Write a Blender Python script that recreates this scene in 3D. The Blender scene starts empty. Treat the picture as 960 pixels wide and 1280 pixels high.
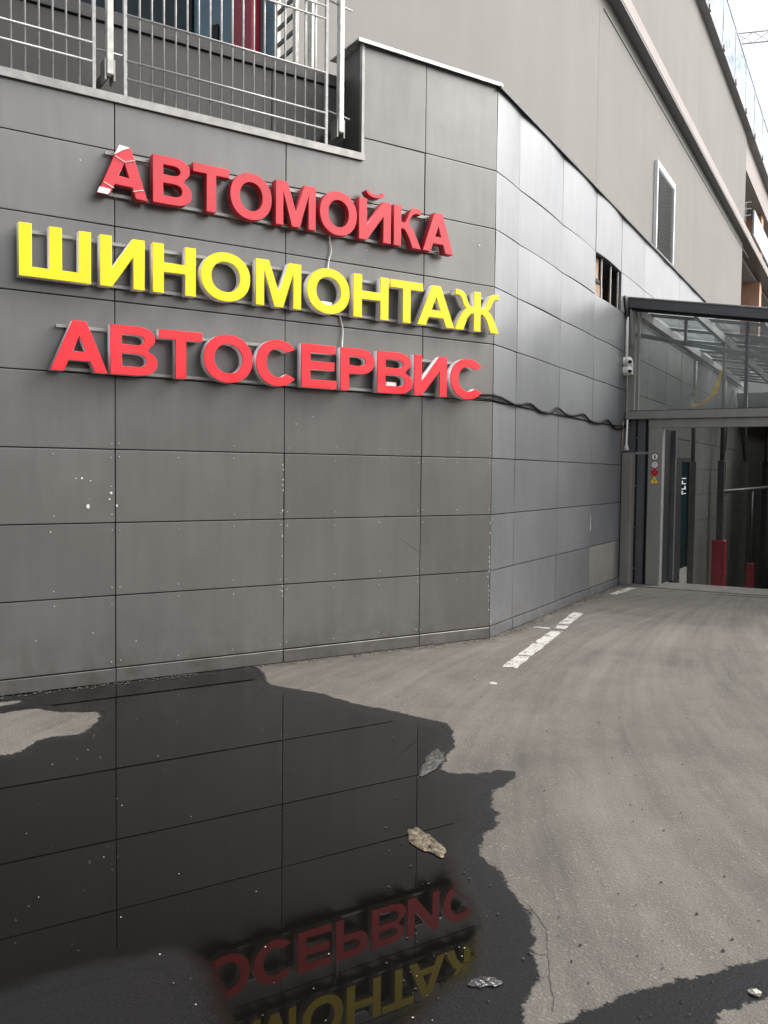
import bpy, bmesh, math, random
import numpy as np
from mathutils import Matrix, Vector
random.seed(7); rng = np.random.RandomState(5)
scene = bpy.context.scene
col = scene.collection

# ------------------------------------------------------------------ camera
HC = 1.71
FPX = 1097.0
cR = np.array((0.87272344, 0.48808878, 0.01109711))
cU = np.array((-0.03152755, 0.03366093, 0.99893591))
cF = np.array((-0.48719587, 0.87214465, -0.04476493))
cam = bpy.data.cameras.new('camera')
cam.sensor_fit = 'HORIZONTAL'; cam.sensor_width = 36.0
cam.lens = FPX / 960 * 36.0
cam.clip_start = 0.05; cam.clip_end = 2000
camo = bpy.data.objects.new('camera', cam); col.objects.link(camo)
camo.matrix_world = Matrix(((cR[0], cU[0], -cF[0], 0), (cR[1], cU[1], -cF[1], 0), (cR[2], cU[2], -cF[2], HC), (0, 0, 0, 1)))
scene.camera = camo

# ------------------------------------------------------------------ light
SUN_EL, SUN_AZ = 44.0, 51.0          # azimuth from +Y towards +X
w = bpy.data.worlds.new('World'); scene.world = w; w.use_nodes = True
wn = w.node_tree; wn.nodes.clear()
sky = wn.nodes.new('ShaderNodeTexSky'); sky.sky_type = 'NISHITA'; sky.sun_disc = False
sky.sun_elevation = math.radians(SUN_EL); sky.sun_rotation = math.radians(SUN_AZ)
sky.air_density = 1.0; sky.dust_density = 6.0; sky.ozone_density = 1.0
hs = wn.nodes.new('ShaderNodeHueSaturation'); hs.inputs['Saturation'].default_value = 0.32
bgn = wn.nodes.new('ShaderNodeBackground'); bgn.inputs['Strength'].default_value = 0.15
wo = wn.nodes.new('ShaderNodeOutputWorld')
wn.links.new(sky.outputs[0], hs.inputs['Color']); wn.links.new(hs.outputs[0], bgn.inputs['Color']); wn.links.new(bgn.outputs[0], wo.inputs['Surface'])
sl = bpy.data.lights.new('sun', 'SUN'); sl.energy = 1.0; sl.angle = math.radians(40); sl.color = (1.0, 0.965, 0.92)
so = bpy.data.objects.new('sun', sl); col.objects.link(so)
e, a = math.radians(SUN_EL), math.radians(SUN_AZ)
so.rotation_euler = Vector((math.sin(a) * math.cos(e), math.cos(a) * math.cos(e), math.sin(e))).to_track_quat('Z', 'Y').to_euler()
so.location = (10, 10, 30)
scene.view_settings.view_transform = 'Standard'; scene.view_settings.look = 'None'
scene.view_settings.gamma = 1.0; scene.view_settings.use_curve_mapping = False
scene.view_settings.exposure = 1.1

# ------------------------------------------------------------------ pixel helpers (photo pixel -> point on a known surface)
O = np.array((0, 0, HC))
def ray(x, y): return cF + cR * (x - 480) / FPX - cU * (y - 640) / FPX
def G(x, y):
    r = ray(x, y); t = -HC / r[2]; p = O + t * r; return (p[0], p[1])
CX, CY = -3.4585, 8.4639                                   # the wall's corner on the ground
D1 = np.array((0.4708, 0.88224, 0)); N1 = np.array((0.88224, -0.4708, 0))
def w1(s, n, z): return (CX + D1[0] * s + N1[0] * n, CY + D1[1] * s + N1[1] * n, z)
def w2(y, n, z): return (CX + n, y, z)
X3 = CX - 2.2
def w3(y, n, z): return (X3 + n, y, z)
def wx(x, n, z): return (x, 13.95 - n, z)                  # entrance front, n towards the viewer

# ------------------------------------------------------------------ material helpers
def newmat(name):
    m = bpy.data.materials.new(name); m.use_nodes = True
    nt = m.node_tree; nt.nodes.clear()
    out = nt.nodes.new('ShaderNodeOutputMaterial'); p = nt.nodes.new('ShaderNodeBsdfPrincipled')
    nt.links.new(p.outputs[0], out.inputs[0])
    return m, nt, p, out
def N(nt, t, **kw):
    n = nt.nodes.new(t)
    for k, v in kw.items(): setattr(n, k, v)
    return n
def noise(nt, vec, scale, detail=4, rough=0.55, dist=0.0):
    n = N(nt, 'ShaderNodeTexNoise'); n.inputs['Scale'].default_value = scale; n.inputs['Detail'].default_value = detail
    n.inputs['Roughness'].default_value = rough; n.inputs['Distortion'].default_value = dist
    if vec is not None: nt.links.new(vec, n.inputs['Vector'])
    return n.outputs['Fac']
def mapr(nt, v, a0, a1, b0, b1, smooth=False):
    n = N(nt, 'ShaderNodeMapRange')
    if smooth: n.interpolation_type = 'SMOOTHSTEP'
    nt.links.new(v, n.inputs[0])
    for i, x in enumerate((a0, a1, b0, b1)): n.inputs[1 + i].default_value = x
    return n.outputs[0]
def mth(nt, op, a, b=None):
    n = N(nt, 'ShaderNodeMath', operation=op)
    for i, x in enumerate((a, b)):
        if x is None: continue
        if isinstance(x, (int, float)): n.inputs[i].default_value = x
        else: nt.links.new(x, n.inputs[i])
    return n.outputs[0]
def mixc(nt, fac, c1, c2, blend='MIX'):
    n = N(nt, 'ShaderNodeMix', data_type='RGBA', blend_type=blend)
    if isinstance(fac, (int, float)): n.inputs[0].default_value = fac
    else: nt.links.new(fac, n.inputs[0])
    for i, c in ((6, c1), (7, c2)):
        if isinstance(c, tuple): n.inputs[i].default_value = c + ((1,) if len(c) == 3 else ())
        else: nt.links.new(c, n.inputs[i])
    return n.outputs[2]
def pos(nt): return N(nt, 'ShaderNodeNewGeometry').outputs['Position']
def mapping(nt, vec, scale):
    n = N(nt, 'ShaderNodeMapping'); nt.links.new(vec, n.inputs[0]); n.inputs['Scale'].default_value = scale; return n.outputs[0]
def bump(nt, h, strength, dist, p):
    b = N(nt, 'ShaderNodeBump'); b.inputs['Strength'].default_value = strength; b.inputs['Distance'].default_value = dist
    nt.links.new(h, b.inputs['Height']); nt.links.new(b.outputs[0], p.inputs['Normal']); return b
def simple(name, c, rough=0.5, metal=0.0, var=0.12, scale=6.0, streak=False, bumps=0.0, spec=0.5, rvar=0.1):
    m, nt, p, o = newmat(name)
    v = pos(nt)
    vv = mapping(nt, v, (1, 1, 0.12)) if streak else v
    f = noise(nt, vv, scale, 5, 0.6)
    lo = tuple(x * (1 - var) for x in c); hi = tuple(min(1, x * (1 + var)) for x in c)
    nt.links.new(mixc(nt, mapr(nt, f, 0.3, 0.7, 0, 1), lo, hi), p.inputs['Base Color'])
    nt.links.new(mapr(nt, noise(nt, v, scale * 2.3, 3), 0.3, 0.7, max(0.02, rough - rvar), min(1, rough + rvar)), p.inputs['Roughness'])
    p.inputs['Metallic'].default_value = metal; p.inputs['Specular IOR Level'].default_value = spec
    if bumps: bump(nt, noise(nt, v, 160, 4), bumps, 0.002, p)
    return m

def clad_material(name, c, rough=0.36):
    """satin painted metal sheet: faint streaks, scuffs, per-sheet tone"""
    m, nt, p, o = newmat(name)
    v = pos(nt)
    oi = N(nt, 'ShaderNodeObjectInfo').outputs['Random']
    st = noise(nt, mapping(nt, v, (1.4, 1.4, 0.16)), 7, 5, 0.6)
    bl = noise(nt, v, 1.3, 4, 0.6)
    fac = mth(nt, 'ADD', mth(nt, 'MULTIPLY', st, 0.45), mth(nt, 'MULTIPLY', bl, 0.55))
    base = mixc(nt, mapr(nt, fac, 0.3, 0.7, 0, 1), tuple(x * 0.86 for x in c), tuple(x * 1.12 for x in c))
    tone = mapr(nt, oi, 0, 1, 0.93, 1.06)
    hsn = N(nt, 'ShaderNodeHueSaturation'); nt.links.new(base, hsn.inputs['Color']); nt.links.new(tone, hsn.inputs['Value'])
    # pale scuffs
    sc = mapr(nt, noise(nt, mapping(nt, v, (3, 3, 1.2)), 2.2, 8, 0.72, 0.6), 0.66, 0.78, 0, 0.28, True)
    dust = mixc(nt, sc, hsn.outputs[0], tuple(min(1, x * 1.9 + 0.02) for x in c))
    # grime low down, in splashes
    sx = N(nt, 'ShaderNodeSeparateXYZ'); nt.links.new(v, sx.inputs[0])
    gr = mth(nt, 'MULTIPLY', mapr(nt, sx.outputs[2], 0.0, 0.55, 1, 0, True), mapr(nt, noise(nt, v, 5, 6, 0.7), 0.4, 0.65, 0, 0.55))
    colr = mixc(nt, gr, dust, (0.10, 0.09, 0.075))
    nt.links.new(colr, p.inputs['Base Color'])
    nt.links.new(mapr(nt, noise(nt, v, 1.6, 3, 0.5), 0.3, 0.7, rough - 0.025, rough + 0.035), p.inputs['Roughness'])
    p.inputs['Metallic'].default_value = 0.5
    bump(nt, noise(nt, v, 2.0, 2, 0.4), 0.12, 0.02, p)
    return m

M = {}
M['clad'] = clad_material('panel paint', (0.198, 0.195, 0.186), 0.31)
M['clad_side'] = clad_material('panel paint sky tinted', (0.204, 0.212, 0.222), 0.35)  # same paint, with the bluish sky reflection put into its base colour
M['patch'] = clad_material('patch panel paint', (0.25, 0.245, 0.22), 0.5)
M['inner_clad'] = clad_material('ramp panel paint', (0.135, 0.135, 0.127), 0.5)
M['backing'] = simple('backing', (0.025, 0.025, 0.025), 0.8)
M['parapet'] = simple('parapet dark grey', (0.075, 0.073, 0.068), 0.5, streak=True, scale=5)
M['flash'] = simple('galvanised flashing', (0.45, 0.45, 0.44), 0.38, 0.75, var=0.35, scale=14)
M['trim'] = simple('aluminium trim', (0.31, 0.305, 0.29), 0.42, 0.55, var=0.2, scale=9)
M['darkmetal'] = simple('dark flashing', (0.07, 0.07, 0.072), 0.45, 0.3, var=0.3, scale=8)
M['rivet'] = simple('rivet', (0.62, 0.62, 0.6), 0.35, 0.5)
M['chip'] = simple('bare chip', (0.7, 0.7, 0.68), 0.6)
M['rail'] = simple('galvanised rail', (0.42, 0.42, 0.415), 0.45, 0.2, var=0.22, scale=20)
M['post'] = simple('weathered post', (0.55, 0.54, 0.50), 0.45, 0.4, var=0.28, scale=10)
M['red_old'] = simple('faded red metal', (0.64, 0.042, 0.058), 0.42, var=0.1, scale=3)
M['red'] = simple('red acrylic', (0.84, 0.028, 0.042), 0.35, var=0.05, scale=2)
M['yellow'] = simple('yellow acrylic', (0.93, 0.72, 0.006), 0.35, var=0.04, scale=2)
M['return'] = simple('letter side', (0.80, 0.80, 0.82), 0.4, var=0.1)
M['return_red'] = simple('letter side red', (0.40, 0.03, 0.042), 0.4, var=0.12)
M['white_pl'] = simple('white plastic', (0.82, 0.81, 0.77), 0.4, var=0.1)
M['wire'] = simple('black cable', (0.010, 0.010, 0.011), 0.75, spec=0.15)
M['frame'] = simple('painted steel frame', (0.24, 0.235, 0.215), 0.45, var=0.12, streak=True)
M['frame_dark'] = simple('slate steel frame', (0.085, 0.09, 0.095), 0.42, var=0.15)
M['black'] = simple('black lacquer', (0.010, 0.011, 0.013), 0.55, var=0.05, rvar=0.02, spec=0.3)
M['redpost'] = simple('red guard', (0.17, 0.006, 0.013), 0.45, var=0.2, scale=5)
M['steelcol'] = simple('grey steel column', (0.10, 0.097, 0.088), 0.5, var=0.2)
M['blackpost'] = simple('dark pipe', (0.03, 0.03, 0.03), 0.5, var=0.2)
M['insul'] = simple('mineral wool', (0.34, 0.24, 0.17), 0.95, var=0.35, scale=22, bumps=0.6)
M['conc'] = simple('concrete', (0.30, 0.29, 0.27), 0.85, var=0.2, scale=5, bumps=0.3)
M['apron'] = simple('worn concrete apron', (0.115, 0.108, 0.097), 0.85, var=0.25, scale=4, bumps=0.3)
M['guardcol'] = simple('painted column', (0.20, 0.19, 0.17), 0.6, var=0.18, streak=True, bumps=0.15)
M['peach'] = simple('warm light tinted column', (0.55, 0.33, 0.22), 0.7, var=0.15, scale=1)  # peach hue stands in for warm light falling on the columns
M['teal_panel'] = simple('blue panel', (0.085, 0.165, 0.205), 0.4, var=0.15, scale=4)
M['red_col'] = simple('crimson column', (0.26, 0.014, 0.03), 0.35, var=0.15, scale=3)
M['slab'] = simple('flare lifted slab grey', (0.22, 0.222, 0.235), 0.6, var=0.2, scale=1.5)  # pale bluish lift of lens flare put into the slab colour
M['louver'] = simple('louvre blade', (0.30, 0.30, 0.30), 0.45, 0.3)
M['white_fr'] = simple('white frame', (0.85, 0.86, 0.87), 0.35, var=0.08)
M['ochre'] = simple('gold bird film', (0.48, 0.36, 0.12), 0.6, var=0.3, scale=30)
M['brick'] = simple('brick wash', (0.42, 0.22, 0.13), 0.85, var=0.2, scale=3)
M['crane'] = simple('washed out crane', (0.8, 0.76, 0.82), 0.5)  # paleness carries the wash of the blown-out sky behind the jib
M['sky_blue'] = simple('screen panel', (0.36, 0.40, 0.44), 0.35, var=0.08, scale=2)

def stucco(name, c):
    m, nt, p, o = newmat(name); v = pos(nt)
    big = noise(nt, v, 0.35, 5, 0.6); st = noise(nt, mapping(nt, v, (1, 1, 0.2)), 0.8, 6, 0.65); fi = noise(nt, v, 45, 5, 0.65)
    f = mth(nt, 'ADD', mth(nt, 'MULTIPLY', big, 0.4), mth(nt, 'ADD', mth(nt, 'MULTIPLY', st, 0.3), mth(nt, 'MULTIPLY', fi, 0.3)))
    nt.links.new(mixc(nt, mapr(nt, f, 0.33, 0.67, 0, 1), tuple(x * 0.84 for x in c), tuple(x * 1.1 for x in c)), p.inputs['Base Color'])
    p.inputs['Roughness'].default_value = 0.8
    bump(nt, noise(nt, v, 90, 5, 0.7), 0.5, 0.006, p)
    return m
M['stucco'] = stucco('grey render', (0.178, 0.171, 0.160))
M['stucco2'] = stucco('pinkish render', (0.33, 0.30, 0.28))

def glass(name, tint=(0.9, 0.93, 0.93), dirt=0.15, rough=0.01, dcol=(0.45, 0.45, 0.43)):
    m = bpy.data.materials.new(name); m.use_nodes = True; nt = m.node_tree; nt.nodes.clear()
    o = N(nt, 'ShaderNodeOutputMaterial'); tr = N(nt, 'ShaderNodeBsdfTransparent'); gl = N(nt, 'ShaderNodeBsdfGlossy'); df = N(nt, 'ShaderNodeBsdfDiffuse')
    tr.inputs[0].default_value = tint + (1,); gl.inputs['Roughness'].default_value = rough
    df.inputs[0].default_value = dcol + (1,)
    fr = N(nt, 'ShaderNodeFresnel'); fr.inputs[0].default_value = 1.5
    m1 = N(nt, 'ShaderNodeMixShader'); m2 = N(nt, 'ShaderNodeMixShader')
    nt.links.new(mapr(nt, noise(nt, pos(nt), 1.6, 6, 0.7), 0.35, 0.75, 0.01, dirt * 2.2), m2.inputs[0])
    nt.links.new(fr.outputs[0], m1.inputs[0]); nt.links.new(tr.outputs[0], m1.inputs[1]); nt.links.new(gl.outputs[0], m1.inputs[2])
    nt.links.new(m1.outputs[0], m2.inputs[1]); nt.links.new(df.outputs[0], m2.inputs[2]); nt.links.new(m2.outputs[0], o.inputs[0])
    return m
M['glass'] = glass('vestibule glass')
M['glass_blue'] = glass('pale screen glass', (0.80, 0.88, 0.95), 0.55, 0.08, (0.55, 0.68, 0.80))
M['roof_glass'] = glass('dusty roof glass', (0.82, 0.85, 0.85), 0.17)
mt, nt, p, _ = newmat('dark teal glazing'); p.inputs['Base Color'].default_value = (0.008, 0.022, 0.025, 1); p.inputs['Roughness'].default_value = 0.12; p.inputs['Specular IOR Level'].default_value = 0.25
bump(nt, noise(nt, pos(nt), 1.5, 2), 0.25, 0.05, p); M['teal_glass'] = mt

# ------------------------------------------------------------------ object helpers
def thing(name, label, cat, loc=(0, 0, 0), group=None):
    o = bpy.data.objects.new(name, None); col.objects.link(o); o.location = loc
    o.empty_display_size = 0.2
    o['label'] = label; o['category'] = cat
    if group: o['group'] = group
    return o
def rootloc(o):
    v = Vector((0, 0, 0))
    while o is not None: v += o.location; o = o.parent
    return v
def link(name, me, parent=None, mat=None):
    if mat is not None: me.materials.append(M[mat] if isinstance(mat, str) else mat)
    o = bpy.data.objects.new(name, me); col.objects.link(o)
    if parent is not None: o.parent = parent
    return o
class MB:
    def __init__(s): s.v = []; s.f = []
    def quad(s, pts): b = len(s.v); s.v += [tuple(p) for p in pts]; s.f.append(tuple(range(b, b + len(pts)))); return s
    def hexa(s, P):
        b = len(s.v); s.v += [tuple(p) for p in P]
        for f in ((0, 3, 2, 1), (4, 5, 6, 7), (0, 1, 5, 4), (1, 2, 6, 5), (2, 3, 7, 6), (3, 0, 4, 7)): s.f.append(tuple(b + i for i in f))
        return s
    def box(s, fr, a0, a1, n0, n1, z0, z1):
        return s.hexa([fr(a0, n0, z0), fr(a1, n0, z0), fr(a1, n1, z0), fr(a0, n1, z0), fr(a0, n0, z1), fr(a1, n0, z1), fr(a1, n1, z1), fr(a0, n1, z1)])
    def tube(s, path, r, seg=8, taper=None):
        P = [np.array(p, float) for p in path]; rings = []
        up0 = None
        for i, p in enumerate(P):
            t = (P[min(i + 1, len(P) - 1)] - P[max(i - 1, 0)]); t /= np.linalg.norm(t) + 1e-9
            up = np.array((0, 0, 1.0)) if abs(t[2]) < 0.9 else np.array((1.0, 0, 0))
            u = np.cross(t, up); u /= np.linalg.norm(u); v = np.cross(u, t)
            rr = r if taper is None else taper[i]
            b = len(s.v); s.v += [tuple(p + rr * (math.cos(2 * math.pi * k / seg) * u + math.sin(2 * math.pi * k / seg) * v)) for k in range(seg)]
            rings.append(b)
        for a_, b_ in zip(rings, rings[1:]):
            for k in range(seg): s.f.append((a_ + k, a_ + (k + 1) % seg, b_ + (k + 1) % seg, b_ + k))
        s.f.append(tuple(rings[0] + k for k in range(seg))[::-1]); s.f.append(tuple(rings[-1] + k for k in range(seg)))
        return s
    def prism(s, pts, fr, n0, n1):          # polygon in (a,z) extruded from n0 to n1
        k = len(pts); b = len(s.v)
        s.v += [tuple(fr(a_, n0, z)) for a_, z in pts] + [tuple(fr(a_, n1, z)) for a_, z in pts]
        s.f.append(tuple(range(b, b + k))[::-1]); s.f.append(tuple(range(b + k, b + 2 * k)))
        for i in range(k): j = (i + 1) % k; s.f.append((b + i, b + j, b + k + j, b + k + i))
        return s
    def build(s, name, mat, parent=None, bevel=0.0, smooth=False):
        off = rootloc(parent) if parent is not None else Vector((0, 0, 0))
        me = bpy.data.meshes.new(name); me.from_pydata([(x - off[0], y - off[1], z - off[2]) for x, y, z in s.v], [], s.f)
        bm = bmesh.new(); bm.from_mesh(me); bmesh.ops.recalc_face_normals(bm, faces=bm.faces)
        if bevel: bmesh.ops.bevel(bm, geom=[e for e in bm.edges if e.is_manifold and e.calc_face_angle(0) > 0.6], offset=bevel, segments=1, affect='EDGES', clamp_overlap=True)
        bm.to_mesh(me); bm.free()
        if smooth:
            for pl in me.polygons: pl.use_smooth = True
        return link(name, me, parent, mat)
def B(name, mat, parent, fr, a0, a1, n0, n1, z0, z1, bevel=0.0):
    return MB().box(fr, a0, a1, n0, n1, z0, z1).build(name, mat, parent, bevel)
def ident(x, y, z): return (x, y, z)
def tag(o, label, cat, group=None):
    o['label'] = label; o['category'] = cat
    if group: o['group'] = group
    return o
def cr(pts, n=6, closed=True):
    P = [np.array(p, float) for p in pts]; out = []; L = len(P)
    rngi = range(L) if closed else range(L - 1)
    for i in rngi:
        p0, p1, p2, p3 = (P[(i - 1) % L], P[i], P[(i + 1) % L], P[(i + 2) % L]) if closed else (P[max(i - 1, 0)], P[i], P[i + 1], P[min(i + 2, L - 1)])
        for k in range(n):
            t = k / n
            out.append(tuple(0.5 * (2 * p1 + (p2 - p0) * t + (2 * p0 - 5 * p1 + 4 * p2 - p3) * t * t + (3 * p1 - p0 - 3 * p2 + p3) * t ** 3)))
    if not closed: out.append(tuple(P[-1]))
    return out

# ------------------------------------------------------------------ ground
outer_px = [(-420, 915), (-150, 882), (0, 862), (150, 846), (250, 837), (318, 832), (335, 852), (350, 858), (400, 866), (440, 878), (480, 886), (530, 898), (560, 905), (568, 922), (565, 937), (557, 948), (555, 962), (570, 966), (600, 966), (640, 961), (646, 968), (643, 976), (628, 984), (614, 992), (618, 1005), (623, 1020), (620, 1035), (606, 1045), (602, 1060), (607, 1075), (625, 1088), (638, 1110), (650, 1125), (664, 1137), (666, 1150), (668, 1165), (668, 1185), (675, 1205), (676, 1225), (668, 1245), (658, 1265), (650, 1300), (600, 1420), (300, 1500), (-300, 1500), (-500, 1200)]
inner_px = [(-400, 930), (-150, 892), (0, 870), (150, 853), (250, 843), (315, 838), (345, 863), (440, 884), (530, 904), (554, 911), (558, 925), (548, 945), (545, 968), (575, 974), (600, 976), (592, 1000), (600, 1025), (585, 1045), (572, 1065), (576, 1085), (590, 1105), (608, 1130), (620, 1150), (624, 1180), (617, 1205), (604, 1222), (575, 1245), (540, 1275), (480, 1310), (400, 1330), (300, 1340), (262, 1300), (248, 1245), (228, 1202), (200, 1195), (130, 1210), (60, 1228), (0, 1245), (-200, 1290), (-420, 1200)]
isle_px = [(-60, 905), (-20, 895), (0, 893), (20, 889), (45, 886), (60, 889), (95, 891), (122, 891), (118, 904), (100, 917), (62, 921), (40, 929), (18, 942), (-10, 944), (-60, 950), (-90, 930)]
isle2_px = [(-60, 884), (-20, 880), (22, 876), (20, 879), (-20, 886), (-60, 893)]
wet2_px = [(660, 1300), (700, 1280), (735, 1262), (780, 1246), (815, 1232), (850, 1224), (885, 1216), (920, 1207), (960, 1194), (1100, 1160), (1300, 1120), (1300, 1180), (1100, 1215), (975, 1247), (945, 1253), (918, 1262), (904, 1270), (895, 1290), (870, 1340), (700, 1400)]
def poly(px, n=4): return np.array(cr([G(*q) for q in px], n))
def sdf(P, poly_):
    d = np.full(len(P), 1e9); ins = np.zeros(len(P), bool)
    A = poly_; Bq = np.roll(poly_, -1, 0)
    for (ax, ay), (bx, by) in zip(A, Bq):
        ex, ey = bx - ax, by - ay; wx_, wy_ = P[:, 0] - ax, P[:, 1] - ay
        t = np.clip((wx_ * ex + wy_ * ey) / (ex * ex + ey * ey + 1e-12), 0, 1)
        d = np.minimum(d, (wx_ - t * ex) ** 2 + (wy_ - t * ey) ** 2)
        c = ((ay > P[:, 1]) != (by > P[:, 1])) & (P[:, 0] < (bx - ax) * (P[:, 1] - ay) / (by - ay + 1e-12) + ax)
        ins ^= c
    return np.where(ins, -1, 1) * np.sqrt(d)
pO, pI, pL, pL2, pW = poly(outer_px), poly(inner_px), poly(isle_px), poly(isle2_px), poly(wet2_px)
def wetmaps(P):
    so_ = np.maximum(np.maximum(sdf(P, pO), -sdf(P, pL)), -sdf(P, pL2))
    si_ = np.maximum(np.maximum(sdf(P, pI), -sdf(P, pL) + 0.03), -sdf(P, pL2) + 0.03)
    return np.minimum(so_, sdf(P, pW)), si_
def add_attr(me, name, vals):
    at = me.attributes.new(name, 'FLOAT', 'POINT'); at.data.foreach_set('value', np.asarray(vals, np.float32))
def tensor(xs, ys, keep=None, z=0.0):
    X, Y = np.meshgrid(xs, ys, indexing='ij'); V = np.stack([X.ravel(), Y.ravel(), np.full(X.size, z)], 1)
    nx, ny = len(xs), len(ys); F = []
    for i in range(nx - 1):
        xc = (xs[i] + xs[i + 1]) / 2
        for j in range(ny - 1):
            if keep is None or keep(xc, (ys[j] + ys[j + 1]) / 2): F.append((i * ny + j, (i + 1) * ny + j, (i + 1) * ny + j + 1, i * ny + j + 1))
    return V, F
RX0, RX1, RY0, RY1 = CX, 1.6, 14.36, 44.0
xs = sorted(set([-400, -200, -100, -50, -25, -14, -10, -8] + [round(-7 + 0.05 * i, 3) for i in range(int(9 / 0.05))] + [RX0, RX1, 2.2, 3, 4.5, 7, 12, 25, 50, 100, 200, 400]))
ys = sorted(set([-400, -200, -100, -50, -20, -8, -3, 0, 0.8] + [round(1.4 + 0.05 * i, 3) for i in range(int(7.6 / 0.05))] + [round(9.0 + 0.12 * i, 3) for i in range(44)] + [RY0, 16, 20, 26, 34, RY1, 60, 100, 200, 400]))
V, F = tensor(xs, ys, lambda x, y: not (RX0 < x < RX1 and RY0 < y < RY1))
me = bpy.data.meshes.new('ground'); me.from_pydata(V.tolist(), [], F)
wO, wI = wetmaps(V)
def seg_dist(P, a, b):
    a = np.array(a); b = np.array(b); e_ = b - a; t = np.clip(((P - a) @ e_) / (e_ @ e_), 0, 1); return np.linalg.norm(P - (a + t[:, None] * e_), axis=1)
wl = np.minimum(seg_dist(V[:, :2], w1(-8, 0, 0)[:2], w1(0, 0, 0)[:2]), seg_dist(V[:, :2], (CX, CY), (CX, 14)))
add_attr(me, 'wet', np.clip(wO, -3, 3)); add_attr(me, 'mirror', np.clip(wI, -3, 3)); add_attr(me, 'walld', np.clip(wl, 0, 4))
ground = link('ground', me); ground['kind'] = 'structure'

def asphalt_nodes(nt, p, water=False):
    v = pos(nt)
    at = lambda n_: (lambda x: (setattr(x, 'attribute_name', n_), x.outputs['Fac'])[1])(N(nt, 'ShaderNodeAttribute'))
    wet, mir, wd = at('wet'), at('mirror'), at('walld')
    # fan of tyre streaks out of the doorway
    sep = N(nt, 'ShaderNodeSeparateXYZ'); nt.links.new(v, sep.inputs[0])
    dx = mth(nt, 'ADD', sep.outputs[0], 1.7); dy = mth(nt, 'SUBTRACT', 15.5, sep.outputs[1])
    ang = mth(nt, 'ARCTAN2', dx, dy)
    rad = mth(nt, 'SQRT', mth(nt, 'ADD', mth(nt, 'MULTIPLY', dx, dx), mth(nt, 'MULTIPLY', dy, dy)))
    ang2 = mth(nt, 'ADD', ang, mth(nt, 'MULTIPLY', mth(nt, 'MULTIPLY', rad, rad), -0.0016))
    cb = N(nt, 'ShaderNodeCombineXYZ'); nt.links.new(mth(nt, 'MULTIPLY', ang2, 9.0), cb.inputs[0]); nt.links.new(mth(nt, 'MULTIPLY', rad, 0.09), cb.inputs[1])
    stre = noise(nt, cb.outputs[0], 3.2, 7, 0.62, 0.12)
    cb2 = N(nt, 'ShaderNodeCombineXYZ'); nt.links.new(mth(nt, 'MULTIPLY', ang2, 40.0), cb2.inputs[0]); nt.links.new(mth(nt, 'MULTIPLY', rad, 0.35), cb2.inputs[1])
    fine_st = noise(nt, cb2.outputs[0], 2.2, 5, 0.6, 0.2)
    big = noise(nt, v, 0.42, 6, 0.6, 0.5); mid = noise(nt, v, 2.6, 6, 0.65); gr = noise(nt, v, 85, 5, 0.75)
    vor = N(nt, 'ShaderNodeTexVoronoi'); vor.inputs['Scale'].default_value = 95; nt.links.new(v, vor.inputs['Vector'])
    dust = mth(nt, 'ADD', mth(nt, 'MULTIPLY', stre, 0.40), mth(nt, 'ADD', mth(nt, 'MULTIPLY', big, 0.42), mth(nt, 'ADD', mth(nt, 'MULTIPLY', mid, 0.16), mth(nt, 'MULTIPLY', fine_st, 0.20))))
    dry = mixc(nt, mapr(nt, dust, 0.47, 0.72, 0, 1), (0.062, 0.056, 0.048), (0.172, 0.157, 0.136))
    fleck = noise(nt, v, 240, 3, 0.6)
    dry = mixc(nt, mapr(nt, gr, 0.35, 0.7, 0, 0.6), dry, (0.055, 0.051, 0.046))
    dry = mixc(nt, mapr(nt, fleck, 0.58, 0.74, 0, 0.35), dry, (0.22, 0.205, 0.18))
    vor2 = N(nt, 'ShaderNodeTexVoronoi'); vor2.inputs['Scale'].default_value = 38; nt.links.new(v, vor2.inputs['Vector'])
    chips = mapr(nt, vor.outputs['Color'], 0.80, 0.97, 0, 0.40)
    dry = mixc(nt, chips, dry, (0.25, 0.235, 0.21))
    stain = mapr(nt, noise(nt, v, 1.1, 7, 0.7, 0.8), 0.56, 0.72, 0, 0.45, True)
    dry = mixc(nt, stain, dry, (0.07, 0.064, 0.056))
    # silt and grime gathered at the foot of the wall
    gm = mth(nt, 'MULTIPLY', mapr(nt, wd, 0.0, 0.42, 1, 0, True), mapr(nt, noise(nt, v, 4.5, 6, 0.7), 0.38, 0.62, 0, 0.85))
    dry = mixc(nt, gm, dry, (0.055, 0.050, 0.042))
    jag = mth(nt, 'ADD', mth(nt, 'MULTIPLY', mth(nt, 'SUBTRACT', noise(nt, v, 9, 6, 0.72), 0.5), 0.14), mth(nt, 'MULTIPLY', mth(nt, 'SUBTRACT', noise(nt, v, 70, 3, 0.6), 0.5), 0.03))
    wetf = mapr(nt, mth(nt, 'ADD', wet, jag), 0.004, -0.012, 0, 1, True)
    wc = mixc(nt, mapr(nt, gr, 0.3, 0.7, 0, 1), (0.006, 0.0063, 0.0069), (0.0145, 0.015, 0.0158))
    mj = mth(nt, 'ADD', mir, mth(nt, 'ADD', mth(nt, 'MULTIPLY', mth(nt, 'SUBTRACT', noise(nt, v, 5, 5, 0.65), 0.5), 0.16), mth(nt, 'MULTIPLY', mth(nt, 'SUBTRACT', noise(nt, v, 120, 2, 0.6), 0.5), 0.05)))
    mf = mapr(nt, mj, 0.03, -0.10, 0, 1, True)
    return v, dry, wetf, wc, mf, gr, vor
mt, nt, p, _ = newmat('asphalt')
v, dry, wetf, wc, mf, gr, vor = asphalt_nodes(nt, p)
nt.links.new(mixc(nt, wetf, dry, wc), p.inputs['Base Color'])
nt.links.new(mapr(nt, wetf, 0, 1, 0.9, 0.30), p.inputs['Roughness'])
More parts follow.
